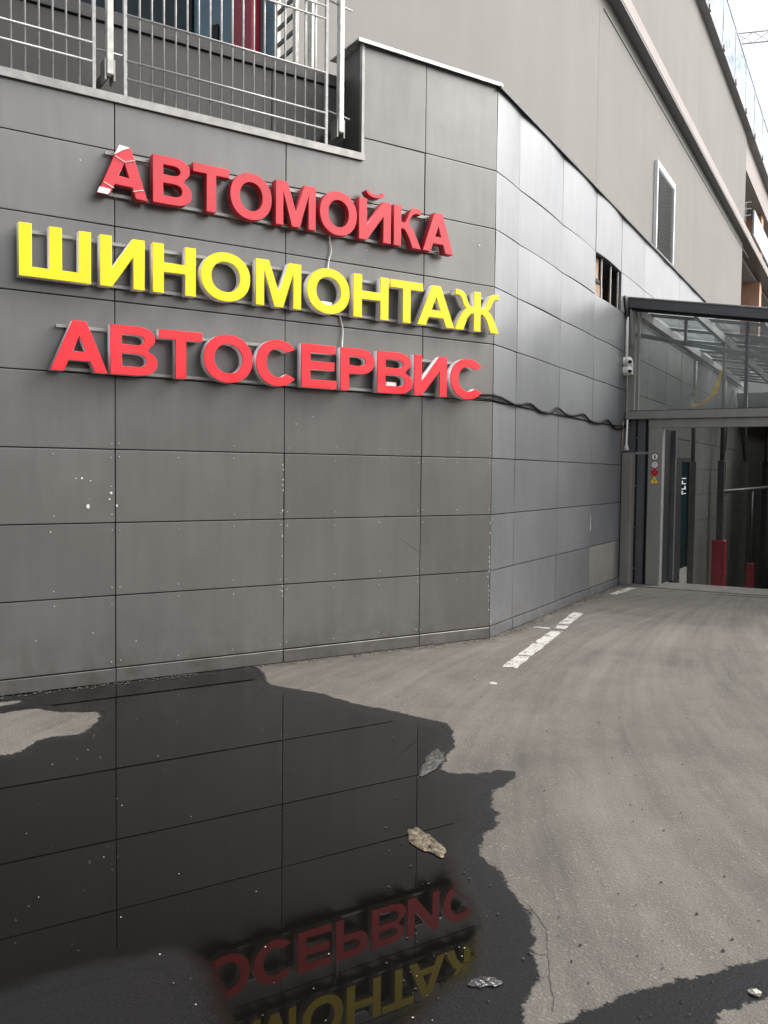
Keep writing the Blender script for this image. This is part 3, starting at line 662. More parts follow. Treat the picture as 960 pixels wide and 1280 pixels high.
# feed wires between the rows
tag(MB().tube(cr([w1(-1.95, .03, 3.90), w1(-1.945, .025, 3.80), w1(-1.93, .02, 3.70), w1(-1.955, .02, 3.60), w1(-1.97, .025, 3.45)], 5, False), .007, 6).build('feed_wire', 'white_pl', None, 0, True), 'short white wire hanging from the upper red sign to the yellow sign', 'wire')
tag(MB().tube(cr([w1(-1.86, .025, 3.20), w1(-1.83, .02, 3.12), w1(-1.80, .02, 3.02), w1(-1.805, .02, 2.90), w1(-1.81, .025, 2.78)], 5, False), .007, 6).build('feed_wire', 'white_pl', None, 0, True), 'white wire hanging from the yellow sign to the lower red sign', 'wire')
for a_, z, lab in ((-1.90, 3.875, 'small white power box inside a round letter of the upper red sign'), (-2.0, 3.215, 'small white power box inside a round letter of the yellow sign'), (-1.30, 2.545, 'small white power box inside a letter of the lower red sign')):
    pw = thing('power_box', lab, 'box', w1(a_, .03, z)); B('case', 'white_pl', pw, w1, a_ - .055, a_ + .055, .046, .080, z - .018, z + .018, .003); B('clip', 'trim', pw, w1, a_ - .07, a_ - .056, .046, .06, z - .01, z + .01)
# black cables to the entrance
cab = [(8.35, 2.52), (8.458, 2.51), (8.657, 2.501), (9.008, 2.462), (9.25, 2.48), (9.508, 2.507), (9.836, 2.446), (10.208, 2.451), (10.476, 2.527), (10.75, 2.48), (10.995, 2.466), (11.3, 2.49), (11.589, 2.521), (11.85, 2.46), (12.09, 2.440), (12.454, 2.451), (12.789, 2.513), (13.1, 2.44), (13.387, 2.410), (13.722, 2.443), (13.93, 2.53)]
ca = [w1(-.25, .04, 2.50), w1(-.066, .03, 2.515)] + [w2(y, .028, z) for y, z in cab[1:]] + [(-3.36, 14.0, 2.585)]
tag(MB().tube(cr(ca, 3, False), .014, 6).build('cable', 'wire', None, 0, True), 'thick sagging black cable running from the lower red sign to the entrance', 'cable')
ca2 = [w1(-.3, .03, 2.475), w1(-.05, .022, 2.47)] + [w2(y, .018, 2.462 - 0.012 * math.sin((y - 8.4) * .57)) for y in np.arange(8.6, 13.5, .45)] + [(-3.40, 13.9, 2.48)]
tag(MB().tube(cr(ca2, 2, False), .008, 5).build('cable', 'wire', None, 0, True), 'thin straighter black cable just under the thick sagging one', 'cable')

# ------------------------------------------------------------------ terrace railing
rl = thing('terrace_railing', 'galvanised grid railing of thin bars along the terrace edge above the signs', 'railing', tuple(w1(-3, 0, 4.634)))
def rod(name, a0, z0, a1, z1, r_, n_=-0.03, mat='rail', seg=6): return MB().tube([w1(a0, n_, z0), w1(a1, n_, z1)], r_, seg).build(name, mat, rl, 0, True)
def section(a0, a1, bars, zbars, zb=4.645):
    for a_ in (a0, a1): B('frame_post', 'rail', rl, w1, a_ - .014, a_ + .014, -.044, -.016, zb - .01, 6.35, .003)
    for z in zbars: rod('cross_bar', a0 + .015, z, a1 - .015, z, .0085, -0.018)
    for a_ in bars: rod('baluster', a_, zb + .006, a_, 6.34, .0085)
    B('bottom_bar', 'rail', rl, w1, a0 + .016, a1 - .016, -.045, -.016, zb - .008, zb + .004)
section(-3.770, -1.965, [-3.653 + .0983 * i for i in range(17)], (4.785, 4.926, 5.28, 5.75, 5.86, 6.34))
section(-5.85, -4.012, [-4.119 - .0983 * i for i in range(18)], (4.854, 4.995, 5.36, 5.80, 6.34))
for a_ in (-3.895, -1.825):
    ps = B('main_post', 'post', rl, w1, a_ - .026, a_ + .026, -.05, .01, 4.78, 6.5, .006)
    B('bracket', 'trim', rl, w1, a_ - .042, a_ - .027, -.12, -.0, 4.735, 4.90, .003); B('bracket', 'trim', rl, w1, a_ + .027, a_ + .042, -.12, -.0, 4.735, 4.90, .003)
    B('arm', 'parapet', rl, w1, a_ - .02, a_ + .02, -.34, -.052, 4.80, 4.85)
for z in (4.96, 5.9): rod('link', -4.0, z, -3.78, z, .009)
rod('link', -1.95, 4.955, -1.72, 4.93, .008); rod('link', -1.95, 5.93, -1.70, 5.90, .009)
# ladder frame behind
ld = thing('steel_ladder', 'small steel ladder frame standing behind the end of the terrace railing', 'ladder', tuple(w1(-1.95, -.6, 5.44)))
for n_ in (-.62, -1.02): B('upright', 'post', ld, w1, -1.995, -1.955, n_ - .03, n_ + .03, 5.445, 7.2, .004)
for z in np.arange(5.75, 7.1, .155): B('rung', 'steelcol', ld, w1, -1.985, -1.965, -.99, -.65, z - .018, z + .018)
for n_ in (-.56,): B('upright', 'post', ld, w1, -1.86, -1.80, n_ - .04, n_ + .04, 5.445, 7.2, .004)

# glazed enclosure on the terrace
ke = thing('glazed_enclosure', 'dark teal glazed enclosure with a crimson column behind the terrace railing', 'enclosure', (-7, 7.7, 5.2))
def wk(x, n_, z): return (x, 7.70 - n_, z)
for x0, x1 in ((-12.6, -11.1), (-11.06, -9.6), (-9.56, -8.1), (-8.06, -6.86)): B('glass_pane', 'teal_glass', ke, wk, x0, x1, -.05, 0, 4.6, 9.0)
B('blue_panel', 'teal_panel', ke, wk, -6.80, -6.18, -.06, 0, 4.6, 9.0); B('frame_bar', 'black', ke, wk, -6.52, -6.44, .005, .03, 5.2, 6.6)
B('column', 'red_col', ke, wk, -6.175, -5.98, -.03, .10, 4.6, 9.0, .004); B('column', 'red_col', ke, wk, -5.955, -5.875, -.03, .16, 4.6, 9.0, .004)
B('blue_panel', 'teal_panel', ke, wk, -5.868, X3 - .01, -.06, .01, 4.6, 9.0)
for x in (-11.08, -9.58, -8.08, -6.83): B('mullion', 'black', ke, wk, x - .018, x + .018, -.05, .03, 4.6, 9.0)
B('deck', 'conc', ke, ident, -13.0, X3 - .02, 7.78, 14, 4.4, 4.55); B('soffit', 'stucco', ke, ident, -13.0, X3 - .02, 6.9, 14, 9.02, 9.4)

# ------------------------------------------------------------------ big building behind
bb = thing('parking_building', 'tall grey rendered building with projecting ledge and glass parapet behind the panelled annex', 'building', (X3, 25, 0))
for y0, y1 in ((7.70, 19.69), (19.70, 31.6), (31.61, 43.6)): B('wall', 'stucco', bb, w3, y0, y1, -.35, 0.0, 3.0, 12.5)
B('groove_trim', 'darkmetal', bb, w3, 20.0, 45.6, 0.001, .02, 12.17, 12.20)
B('ledge', 'frame_dark', bb, w3, 7.7, 90, -.35, .27, 12.501, 12.56)  # shade on the underside put into the ledge's dark colour
B('ledge_fascia', 'stucco2', bb, w3, 7.7, 90, -.30, .28, 12.561, 12.90)
for y0, y1 in ((7.70, 19.69), (19.70, 31.6), (31.61, 43.6)): B('wall', 'stucco', bb, w3, y0, y1, -.35, .06, 12.901, 17.3)
B('roof_slab', 'slab', bb, w3, 7.7, 90, -6, .31, 17.301, 17.42)
for i in range(20):
    y0 = 9.4 + 3.17 * i
    B('glass_screen', 'glass_blue', bb, w3, y0 + .06, y0 + 3.11, .26, .275, 17.50, 19.40)
    B('screen_post', 'white_fr', bb, w3, y0 - .03, y0 + .03, .24, .30, 17.421, 19.46)
    B('bracket', 'trim', bb, w3, y0 - .12, y0 + .12, .311, .36, 17.33, 17.50)
B('screen_rail', 'sky_blue', bb, w3, 7.7, 90, .245, .295, 19.461, 19.53)
B('screen_kerb', 'sky_blue', bb, w3, 7.7, 90, .20, .30, 17.4205, 17.49)
# far open bays
B('bay_back', 'backing', bb, w3, 43.6, 90, -7.2, -7.0, 3, 17.3); B('bay_side', 'stucco', bb, ident, X3 - 7, X3 - .36, 43.3, 43.58, 3, 17.3)
B('bay_floor', 'conc', bb, w3, 43.6, 90, -7, -.36, 12.3, 12.9); B('bay_lintel', 'stucco2', bb, w3, 43.61, 90, -.6, -.0, 15.9, 17.3)
for y0 in (52.0, 64.0, 76.0):
    B('column', 'peach', bb, w3, y0, y0 + .85, -1.1, -.15, 3, 12.29); B('column', 'peach', bb, w3, y0, y0 + .85, -1.1, -.15, 12.91, 15.89)
B('red_panel', 'red_col', bb, w3, 50.5, 50.7, -3.2, -1.2, 3, 11.2); B('bay_panel', 'sky_blue', bb, w3, 44.6, 90, .29, .36, 12.97, 14.15)
for i in range(6): B('bay_rail_bar', 'white_fr', bb, ident, X3 - .62 + .12 * i, X3 - .60 + .12 * i, 44.5, 44.53, 12.95, 14.5)
for z in (13.05, 13.9, 14.2, 14.5): B('bay_rail_bar', 'white_fr', bb, ident, X3 - .65, X3 + .22, 44.46, 44.49, z - .02, z + .02)
# louvre
lv = thing('louvre_vent', 'tall white framed louvre vent set in the grey rendered wall', 'vent', (X3, 26.6, 8.1))
y0, y1, z0, z1 = 25.40, 27.85, 8.0, 10.52
for a0, a1, b0, b1 in ((y0, y0 + .10, z0, z1), (y1 - .10, y1, z0, z1), (y0 + .10, y1 - .10, z1 - .16, z1), (y0 + .10, y1 - .10, z0, z0 + .1)): B('frame', 'white_fr', lv, w3, a0, a1, .002, .10, b0, b1)
B('vent_back', 'backing', lv, w3, y0 + .101, y1 - .101, .002, .012, z0 + .101, z1 - .161)
for i in range(30):
    z = z0 + .13 + i * .075
    if z > z1 - .19: break
    MB().hexa([w3(y0 + .102, .018, z + .03), w3(y1 - .102, .018, z + .03), w3(y1 - .102, .085, z - .02), w3(y0 + .102, .085, z - .02), w3(y0 + .102, .018, z + .038), w3(y1 - .102, .018, z + .038), w3(y1 - .102, .085, z - .012), w3(y0 + .102, .085, z - .012)]).build('slat', 'louver', lv)

# ------------------------------------------------------------------ glazed entrance
ve = thing('glazed_entrance', 'glazed steel framed entrance canopy over the car ramp', 'canopy', (-1.5, 13.95, 0))
sl_ = -0.164
def rz(x): return 4.475 + sl_ * (x + 3.45)
XR = RX1
B('corner_post', 'frame', ve, wx, -3.425, -3.335, -.06, .03, 2.72, 4.28, .004)
B('mullion', 'frame', ve, wx, -3.305, -3.262, -.05, .03, 2.72, 4.25, .004)
B('mullion', 'frame_dark', ve, wx, -2.60, -2.562, -.05, .02, 3.70, 4.12, .003)
B('mullion', 'frame_dark', ve, wx, -1.728, -1.682, -.05, .02, 2.72, 3.98, .003)
B('mullion', 'frame_dark', ve, wx, -.18, -.14, -.05, .02, 2.72, 3.72, .003)
B('mullion', 'frame', ve, wx, XR - .12, XR, -.06, .03, 0, 3.45, .004)
B('transom', 'frame', ve, wx, -3.44, XR, -.10, .09, 2.585, 2.705, .006)
B('sill', 'darkmetal', ve, wx, -3.40, XR, -.04, .06, 2.7055, 2.722)
B('door_header', 'frame', ve, wx, -3.09, XR, -.10, .04, 2.447, 2.582, .004)
B('door_column', 'frame', ve, wx, -3.085, -2.872, -.14, .05, 0.0125, 2.445, .006)
B('side_panel', 'frame_dark', ve, wx, -3.26, -3.14, -.06, .0, 0.0125, 2.58, .003); B('side_panel_rail', 'black', ve, wx, -3.298, -3.263, -.08, -.02, 0.0125, 2.58); B('side_panel_rail', 'black', ve, wx, -3.137, -3.09, -.08, -.03, 0.0125, 2.58)
for z in (.25, .9, 1.55, 2.05, 2.3):
    mb = MB(); dot(mb, wx, -3.28, z, .009, -.019, .006); mb.build('bolt', 'rivet', ve)
B('side_panel_bar', 'frame', ve, wx, -3.29, -3.09, -.015, .01, 2.04, 2.08)
B('corner_infill', 'frame_dark', ve, ident, CX + .012, -3.30, 13.985, 14.02, 2.0, 2.584); B('guard_column', 'guardcol', ve, ident, CX + .012, -3.292, 13.72, 13.98, 0.0125, 2.06, .008)
def sl_beam(name, mat, x0, x1, d0, d1, n0, n1, zf=rz):
    MB().hexa([wx(x0, n0, zf(x0) + d0), wx(x1, n0, zf(x1) + d0), wx(x1, n1, zf(x1) + d0), wx(x0, n1, zf(x0) + d0), wx(x0, n0, zf(x0) + d1), wx(x1, n0, zf(x1) + d1), wx(x1, n1, zf(x1) + d1), wx(x0, n1, zf(x0) + d1)]).build(name, mat, ve, .004)
sl_beam('roof_beam', 'frame_dark', -3.445, XR + .2, -.155, -.012, -.12, .10)
sl_beam('roof_edge', 'trim', -3.447, XR + .2, -.0115, .012, -.12, .115)
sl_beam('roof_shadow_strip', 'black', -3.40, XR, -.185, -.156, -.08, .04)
sl_beam('tie_beam', 'frame_dark', -3.385, XR, -.065, .0, -.16, -.10, lambda x: 3.962 - .328 * (x + 3.385) if x < 1.2 else 2.75)
mb = MB(); mb.prism([(-3.255, 2.725), (-1.73, 2.725), (-1.73, rz(-1.73) - .19), (-3.255, rz(-3.255) - .19)], wx, -.012, -.004); mb.build('glass_pane', 'glass', ve)
mb = MB(); mb.prism([(-1.68, 2.725), (-.185, 2.725), (-.185, rz(-.185) - .19), (-1.68, rz(-1.68) - .19)], wx, -.012, -.004); mb.build('glass_pane', 'glass', ve)
mb = MB(); mb.prism([(-.135, 2.725), (XR - .13, 2.725), (XR - .13, rz(XR - .13) - .19), (-.135, rz(-.135) - .19)], wx, -.012, -.004); mb.build('glass_pane', 'glass', ve)
# roof: rafters, purlins, panes
YE = 27.0
rx_ = [-3.40, -2.46, -1.52, -.58, .36, 1.3]
for x in rx_: B('rafter', 'frame', ve, ident, x - .035, x + .035, 14.08, YE, rz(x) - .20, rz(x) - .07, .003)
py_ = [15.3, 16.9, 18.5, 20.1, 21.7, 23.3, 24.9, 26.5]
for y in py_:
    MB().hexa([(-3.44, y - .03, rz(-3.44) - .068), (XR, y - .03, rz(XR) - .068), (XR, y + .03, rz(XR) - .068), (-3.44, y + .03, rz(-3.44) - .068), (-3.44, y - .03, rz(-3.44) - .02), (XR, y - .03, rz(XR) - .02), (XR, y + .03, rz(XR) - .02), (-3.44, y + .03, rz(-3.44) - .02)]).build('purlin', 'frame_dark', ve)
for y0_, y1_ in zip([14.08] + py_, py_ + [YE]):
    for x0, x1 in zip(rx_, rx_[1:]):
        a0, a1, b0, b1 = x0 + .005, x1 - .005, y0_ + .035, y1_ - .035
        MB().quad([(a0, b0, rz(a0) - .01), (a1, b0, rz(a1) - .01), (a1, b1, rz(a1) - .01), (a0, b1, rz(a0) - .01)]).build('roof_pane', 'roof_glass', ve)
# far side and tunnel
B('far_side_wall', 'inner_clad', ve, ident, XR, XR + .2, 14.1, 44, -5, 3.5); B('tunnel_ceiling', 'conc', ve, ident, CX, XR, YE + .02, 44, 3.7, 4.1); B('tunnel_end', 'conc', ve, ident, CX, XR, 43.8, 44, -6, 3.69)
# torn flashing at the corner and gutter end
MB().prism([(13.62, 4.46), (13.90, 4.48), (13.90, 4.18), (13.78, 4.12)], w2, .02, .035).build('torn_flashing', 'darkmetal', ve)
MB().hexa([(-3.40, 13.84, 4.30), (-3.36, 13.84, 4.26), (-3.36, 13.86, 4.26), (-3.40, 13.86, 4.30), (-3.36, 13.82, 3.72), (-3.31, 13.82, 3.74), (-3.31, 13.84, 3.74), (-3.36, 13.84, 3.72)]).build('bent_sheet', 'frame', ve)
# gold bird film on the pane
mb = MB(); spine = cr([(-2.50, 2.755), (-2.36, 2.79), (-2.23, 2.86), (-2.14, 2.96), (-2.10, 3.08), (-2.07, 3.20), (-2.03, 3.33)], 5, False); rb = random.Random(4)
for i, (x, z) in enumerate(spine[:-1]):
    x2, z2 = spine[i + 1]; u = i / len(spine); wd_ = .012 + .05 * math.sin(math.pi * min(1, u * 1.05)) * rb.uniform(.6, 1.2); ang = rb.uniform(.15, .75)
    dx_, dz_ = wd_ * math.cos(ang), wd_ * math.sin(ang)
    mb.prism([(x - dx_, z - dz_ * .6), (x - dx_ * .5, z - dz_ * .6 - .012), (x + dx_ * .9, z + dz_), (x + dx_ * .4, z + dz_ + .014)], wx, -.003 + .0007 * (i % 3), -.001 + .0007 * (i % 3))
    mb.prism([(x - .006, z), (x + .006, z), (x2 + .006, z2), (x2 - .006, z2)], wx, .0008, .0016)
tag(mb.build('feather_sticker', 'ochre'), 'ochre feather shaped film stuck on the entrance glass', 'sticker')
# door leaf standing open inside
dl = thing('sliding_door', 'black framed glass door leaf standing open inside the ramp entrance', 'door', (-2.85, 15.0, 0))
def wd(y, n_, z): return (-2.86 + n_, y, z)
B('void_panel', 'black', dl, wd, 14.12, 14.60, -.05, -.02, 0.0125, 2.44); B('stile', 'frame_dark', dl, wd, 14.62, 14.72, -.04, .05, 0.0125, 2.44, .004)  # first black panel stands in for the unlit void beside the column
B('stile', 'black', dl, wd, 14.73, 15.30, -.03, .03, -.14, 2.02, .004); B('stile', 'black', dl, wd, 15.98, 16.04, -.03, .03, -.25, 2.02)
B('rail', 'black', dl, wd, 15.31, 15.97, -.03, .03, 1.95, 2.02); B('rail', 'frame', dl, wd, 15.31, 15.97, -.03, .03, -.22, .12)
B('door_glass', 'teal_glass', dl, wd, 15.31, 15.97, -.006, .006, .13, 1.945)
for i, z in enumerate((1.40, 1.48, 1.57, 1.66)):
    mb = MB(); mb.box(wd, 15.42, 15.80, .007, .009, z, z + .018)
    if i < 3: mb.box(wd, 15.42 + .25 * (i % 2), 15.52 + .25 * (i % 2), .007, .009, z + .018, z + .06)
    mb.build('lettering', 'white_fr', dl)
# small round notices on the door column
def notice(z, label, kind):
    root = thing('notice_sticker', label, 'sign', wx(-2.98, .053, z), 'notices on the door column')
    def disc(name, mat, r_, n_, dx=0, dz=0, k=20, parent=root):
        mb = MB(); mb.prism([(-2.98 + dx + r_ * math.cos(2 * math.pi * i / k), z + dz + r_ * math.sin(2 * math.pi * i / k)) for i in range(k)], wx, n_, n_ + .002); return mb.build(name, mat, parent)
    if kind == 'tri':
        mb = MB(); mb.prism([(-2.98 - .058, z - .045), (-2.98 + .058, z - .045), (-2.98, z + .055)], wx, .0515, .0535); mb.build('plate', 'yellow', root)
        mb = MB(); mb.prism([(-2.98 - .012, z - .03), (-2.98 + .012, z - .03), (-2.98 + .006, z + .022), (-2.98 - .006, z + .022)], wx, .054, .055); mb.build('symbol', 'red', root); return
    disc('plate', 'redpost' if kind != 'x' else 'red', .058, .0515)
    disc('field', 'white_pl' if kind != 'x' else 'redpost', .047, .054)
    if kind == 'man': disc('symbol', 'black', .010, .0565, 0, .018, 10); MB().box(wx, -2.991, -2.969, .0565, .058, z - .028, z + .007).build('symbol', 'black', root)
    if kind == 'ring': disc('symbol', 'trim', .026, .0565); disc('symbol', 'white_pl', .015, .059)
    if kind == 'x':
        for s_ in (1, -1):
            mb = MB(); mb.prism([(-2.98 - .036, z - s_ * .028), (-2.98 - .028, z - s_ * .036), (-2.98 + .036, z + s_ * .028), (-2.98 + .028, z + s_ * .036)], wx, .0565 + .002 * (s_ > 0), .058 + .002 * (s_ > 0)); mb.build('symbol', 'red', root)
notice(2.003, 'white round notice with a black figure, topmost on the door column', 'man'); notice(1.879, 'white round notice with a grey ring symbol on the door column', 'ring')
notice(1.761, 'dark red round notice with a cross on the door column', 'x'); notice(1.643, 'small yellow warning triangle, lowest on the door column', 'tri')
# cameras and conduit
jb = tag(B('junction_box', 'white_pl', None, ident, -3.425, -3.33, 13.78, 13.86, 3.27, 3.48, .006), 'white junction box beside the two cameras at the entrance corner', 'box')
def sphere(m_, c_, r_, seg=14, rings=9, sc=(1, 1, 1)):
    b = len(m_.v)
    for i in range(rings + 1):
        th_ = math.pi * i / rings
        for j in range(seg): m_.v.append((c_[0] + sc[0] * r_ * math.sin(th_) * math.cos(2 * math.pi * j / seg), c_[1] + sc[1] * r_ * math.sin(th_) * math.sin(2 * math.pi * j / seg), c_[2] + sc[2] * r_ * math.cos(th_)))
    for i in range(rings):
        for j in range(seg): m_.f.append((b + i * seg + j, b + i * seg + (j + 1) % seg, b + (i + 1) * seg + (j + 1) % seg, b + (i + 1) * seg + j))
for z, lab in ((3.470, 'upper white dome security camera at the entrance corner'), (3.325, 'lower white dome security camera at the entrance corner')):
    ct = thing('security_camera', lab, 'camera', (CX + .06, 13.74, z), 'entrance cameras')
    MB().tube([(CX + .002, 13.74, z), (CX + .035, 13.74, z)], .070, 16).build('mount', 'white_pl', ct, .004, True)
    mb = MB(); sphere(mb, (CX + .072, 13.735, z), .072); mb.build('housing', 'white_pl', ct, 0, True)
    MB().tube([(CX + .105, 13.690, z - .012), (CX + .122, 13.672, z - .018)], .027, 12).build('lens', 'black', ct)
tag(MB().tube([(CX + .03, 13.80, 3.49), (CX + .03, 13.80, 3.80), (CX + .03, 13.80, 4.16)], .024, 8).build('conduit', 'white_pl', None, 0, True), 'white conduit rising from the two entrance cameras', 'conduit')
tag(MB().tube([(CX + .02, 13.76, 3.52), (CX + .08, 13.78, 3.50), (CX + .13, 13.85, 3.47)], .010, 6).build('camera_cable', 'wire', None, 0, True), 'short black cable across the white junction box', 'cable')
tag(MB().tube([(-3.40, 13.80, 2.10), (-3.40, 13.80, 2.20), (-3.39, 13.80, 2.575)], .014, 8, [.05, .016, .014]).build('drop_pipe', 'white_pl', None, 0, True), 'thin white pipe with a flared foot on top of the guard column', 'pipe')
tag(MB().tube([(-3.435, 13.70, 2.08), (-3.432, 13.70, 2.55)], .010, 6).build('drop_pipe', 'insul', None, 0, True), 'thin rusty pipe beside the white one above the guard column', 'pipe')

# posts inside the ramp
def guard_post(x, y, zt, wdt, ph, label, mid=True):
    t = thing('ramp_post', label, 'post', (x, y, -(y - 14.36) * .162), 'red guarded ramp posts')
    zb = -(y - 14.36) * .162
    B('guard', 'redpost', t, ident, x - wdt / 2, x + wdt / 2, y - wdt / 2, y + wdt / 2, zb, zt, .012)
    if mid: B('shaft', 'blackpost', t, ident, x - .055, x + .055, y - .055, y + .055, zt + .001, 2.0, .006)
    MB().tube([(x, y, 2.0 if mid else zt), (x, y, ph)], .03, 8).build('pipe', 'blackpost', t, 0, True)
guard_post(-2.455, 17.0, .546, .225, rz(-2.455) - .2, 'thicker post with a wide dark red guard on the ramp behind the door')
guard_post(-2.49, 22.0, -.307, .16, 1.40, 'thinner black post with a low dark red guard under the ramp handrail', False)
hr = thing('ramp_handrail', 'dark handrail running down beside the ramp wall', 'handrail', (-2.455, 17, 1.43))
MB().tube([(-2.455, 17.06, 1.43), (-2.455, 22, 1.435), (-2.455, 27, 1.44)], .035, 8).build('bar', 'blackpost', hr, 0, True)
MB().prism([(17.06, 1.39), (17.9, 1.39), (17.06, 1.18)], lambda a_, n_, z: (-2.455 + n_, a_, z), -.012, .012).build('gusset', 'blackpost', hr)
for y, lab in ((18.4, 'grey steel column against the ramp wall, first behind the open door leaf'), (22.4, 'grey steel column against the ramp wall beyond the red guarded post'), (26.4, 'grey steel column against the ramp wall with a slanted brace'), (31.7, 'grey steel column against the ramp wall, deepest in the ramp')):
    t = thing('ramp_column', lab, 'column', (-3.2, y, -(y - 14.36) * .162), 'columns along the ramp wall')
    B('base', 'steelcol', t, ident, -3.28, -3.12, y - .08, y + .08, -(y - 14.36) * .162, 2.0 + (y - 18.4) * .016, .006); MB().tube([(-3.2, y, 2.0), (-3.2, y, min(rz(-3.2) - .2, 4.0) if y < 27 else 3.69)], .038, 8).build('pipe', 'steelcol', t, 0, True)
    if y in (22.4, 26.4): MB().tube([(-3.2, y, 2.1), (-3.2 - .02, y - 1.6 if y > 23 else y + 1.5, 3.9)], .028, 6).build('brace', 'blackpost', t, 0, True)

# ------------------------------------------------------------------ loose bits on the ground
def scrap(px, size, rot, label, seed, mat, relief=.008):
    r = random.Random(seed); x0, y0 = G(*px); K, Rn = 30, 7; ph = [r.uniform(0, 6.28) for _ in range(8)]
    rad = [1 + .16 * math.sin(2 * t + ph[0]) + .13 * math.sin(3 * t + ph[1]) + .08 * math.sin(7 * t + ph[2]) + r.uniform(-.06, .06) for t in [2 * math.pi * k / K for k in range(K)]]
    V_ = [(0, 0, .0045 + relief * .6)]; F_ = []
    for i in range(1, Rn + 1):
        for k in range(K):
            t = 2 * math.pi * k / K; q_ = rad[k] * i / Rn * (1 + (r.uniform(-.04, .04) if i < Rn else 0)); u, v_ = q_ * math.cos(t), q_ * math.sin(t)
            rg = abs(math.sin(6.5 * u + 2.5 * v_ + ph[3])) ** .7 * .55 + abs(math.sin(4 * v_ - 3 * u + ph[4])) * .3 + r.uniform(0, .3)
            V_.append((u * size[0], v_ * size[1], .0045 + relief * rg * (1 - (i / Rn) ** 4 * .85)))
    for k in range(K): F_.append((0, 1 + k, 1 + (k + 1) % K))
    for i in range(Rn - 1):
        for k in range(K): F_.append((1 + i * K + k, 1 + (i + 1) * K + k, 1 + (i + 1) * K + (k + 1) % K, 1 + i * K + (k + 1) % K))
    V_ = [(x0 + x * math.cos(rot) - y * math.sin(rot), y0 + x * math.sin(rot) + y * math.cos(rot), z) for x, y, z in V_]
    me_ = bpy.data.meshes.new('scrap'); me_.from_pydata(V_, [], F_)
    bm = bmesh.new(); bm.from_mesh(me_); bmesh.ops.recalc_face_normals(bm, faces=bm.faces); bmesh.ops.solidify(bm, geom=bm.faces[:], thickness=.002); bm.to_mesh(me_); bm.free()
    o = link('crumpled_scrap', me_, None, mat); tag(o, label, 'litter', 'crumpled scraps on the wet ground'); return o
M['scrap'] = simple('wet crumpled film', (0.105, 0.088, 0.060), 0.18, 0.0, var=0.9, scale=26, spec=0.8)
M['scrap2'] = simple('grey wet film', (0.035, 0.033, 0.030), 0.16, 0.0, var=0.9, scale=45, spec=0.8)
M['silt'] = simple('dark silt', (0.06, 0.054, 0.045), 0.9, var=0.4, scale=40)
M['stone'] = simple('pale stone', (0.42, 0.39, 0.34), 0.8, var=0.3, scale=60)
scrap((541, 953), (.21, .060), 1.78, 'long crinkled grey scrap near the notch in the puddle edge', 1, 'scrap2')
scrap((531, 1053), (.165, .058), -.77, 'ridged tan crumpled scrap lying in the middle of the puddle', 2, 'scrap', relief=.010)
scrap((606, 1229), (.050, .032), .63, 'small dark pale-rimmed scrap at the damp rim of the puddle', 3, 'scrap2', relief=.007)
x0, y0 = G(944, 1243); mb = MB(); sphere(mb, (x0, y0, .008), .017, 9, 6, (1.3, .9, .55)); r_ = random.Random(9)
mb.v = [(x + r_.uniform(-.003, .003), y + r_.uniform(-.003, .003), max(.001, z + r_.uniform(-.002, .002))) for x, y, z in mb.v]
tag(mb.build('stone_chip', 'stone'), 'pale stone chip on the separate damp patch', 'stone')
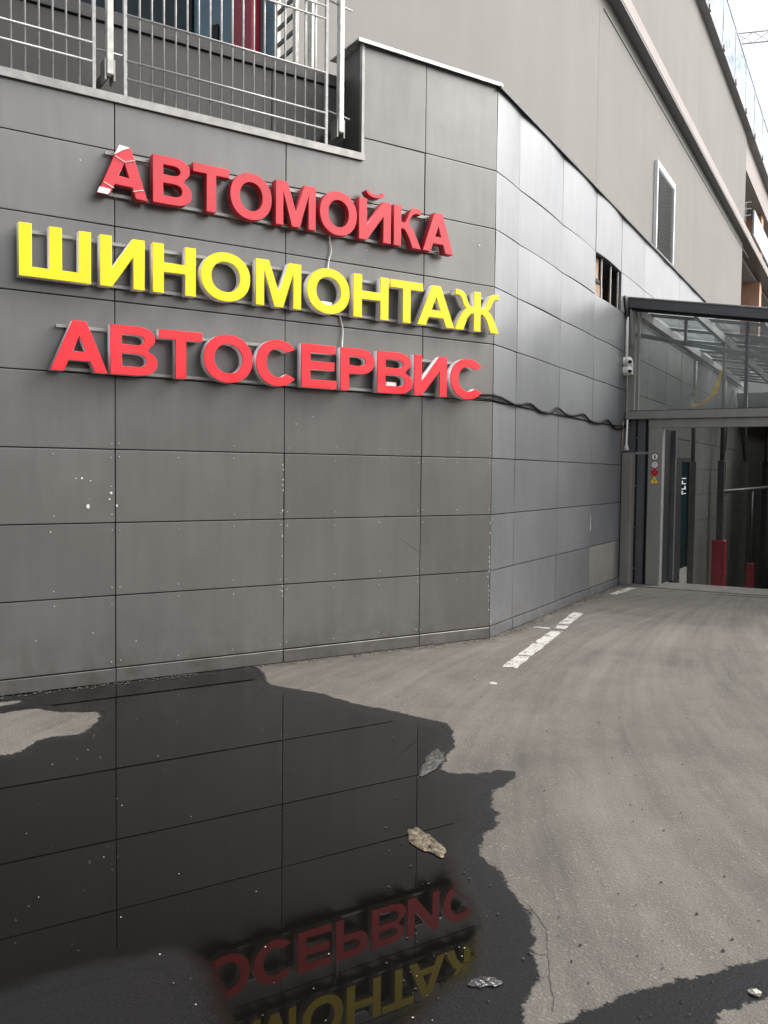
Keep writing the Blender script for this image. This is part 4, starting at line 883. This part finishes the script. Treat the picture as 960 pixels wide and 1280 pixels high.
# flecks
def flecks(name, mat, pts, r0, r1, label, cat):
    mb = MB()
    for x, y in pts:
        r_ = random.uniform(r0, r1); k = 5; b = len(mb.v); a_ = random.uniform(0, 6)
        mb.v += [(x + r_ * random.uniform(.5, 1.2) * math.cos(a_ + 2 * math.pi * i / k), y + r_ * random.uniform(.5, 1.2) * math.sin(a_ + 2 * math.pi * i / k), .0045) for i in range(k)] + [(x, y, .0045 + r_ * .6)]
        for i in range(k): mb.f.append((b + i, b + (i + 1) % k, b + k))
    o = mb.build(name, mat); o['kind'] = 'stuff'; tag(o, label, cat); return o
pp = []
while len(pp) < 70:
    q_ = G(random.uniform(-20, 640), 850 + 430 * random.random() ** 1.0)
    if sdf(np.array([q_]), pO)[0] < -.05: pp.append(q_)
flecks('leaf_flecks', 'stone', pp, .0015, .0045, 'pale flecks of leaf and grit scattered over the puddle', 'grit')
pp = [G(random.uniform(480, 980), 800 + 480 * random.random()) for _ in range(110)]
flecks('dark_grit', 'backing', pp, .003, .009, 'dark grit scattered over the dry asphalt', 'grit')
pp = [w1(random.uniform(-5.2, 0), .02 + abs(random.gauss(0, .05)), 0)[:2] for _ in range(420)] + [(CX + .02 + abs(random.gauss(0, .06)), random.uniform(8.5, 13.6)) for _ in range(380)]
flecks('silt_grit', 'silt', pp, .004, .014, 'line of silt and grit along the foot of the panelled wall', 'grit')

# ------------------------------------------------------------------ far crane and the building across the road
cn = thing('tower_crane', 'pale tower crane jib crossing the white sky beside the glass parapet', 'crane', (14, 152, 0))
ja, jb_ = np.array((-20.5, 144.6, 67.2)), np.array((40, 160, 67.0)); mb = MB(); k = 26
pts = [ja + (jb_ - ja) * i / k for i in range(k + 1)]
mb.tube([ja, jb_], .14, 4); mb.tube([ja + (0, 0, 1.6), jb_ + (0, 0, 1.6)], .14, 4)
for i in range(k): mb.tube([pts[i], pts[i + 1] + (0, 0, 1.6)], .07, 4); mb.tube([pts[i] + (0, 0, 1.6), pts[i + 1]], .07, 4)
mb.build('jib', 'crane', cn)
mb = MB(); mb.box(ident, 13, 15, 152, 154, 0, 72); mb.build('mast', 'crane', cn)
ob = thing('brick_building', 'long low brick building across the road', 'building', (12, 20, 0))
B('wall', 'brick', ob, ident, 18, 30, -30, 75, 0, 5.6); B('roof', 'darkmetal', ob, ident, 17.7, 30.3, -30.3, 75.3, 5.61, 5.9)
for i in range(24):
    for z in (1.6,):
        y = -27 + i * 4.2; wnd = B('window', 'white_fr', ob, ident, 17.93, 17.998, y, y + 2.0, z, z + 2.4); B('pane', 'teal_glass', wnd, ident, 17.90, 17.929, y + .1, y + 1.9, z + .1, z + 2.3)

scene.render.engine = 'CYCLES'
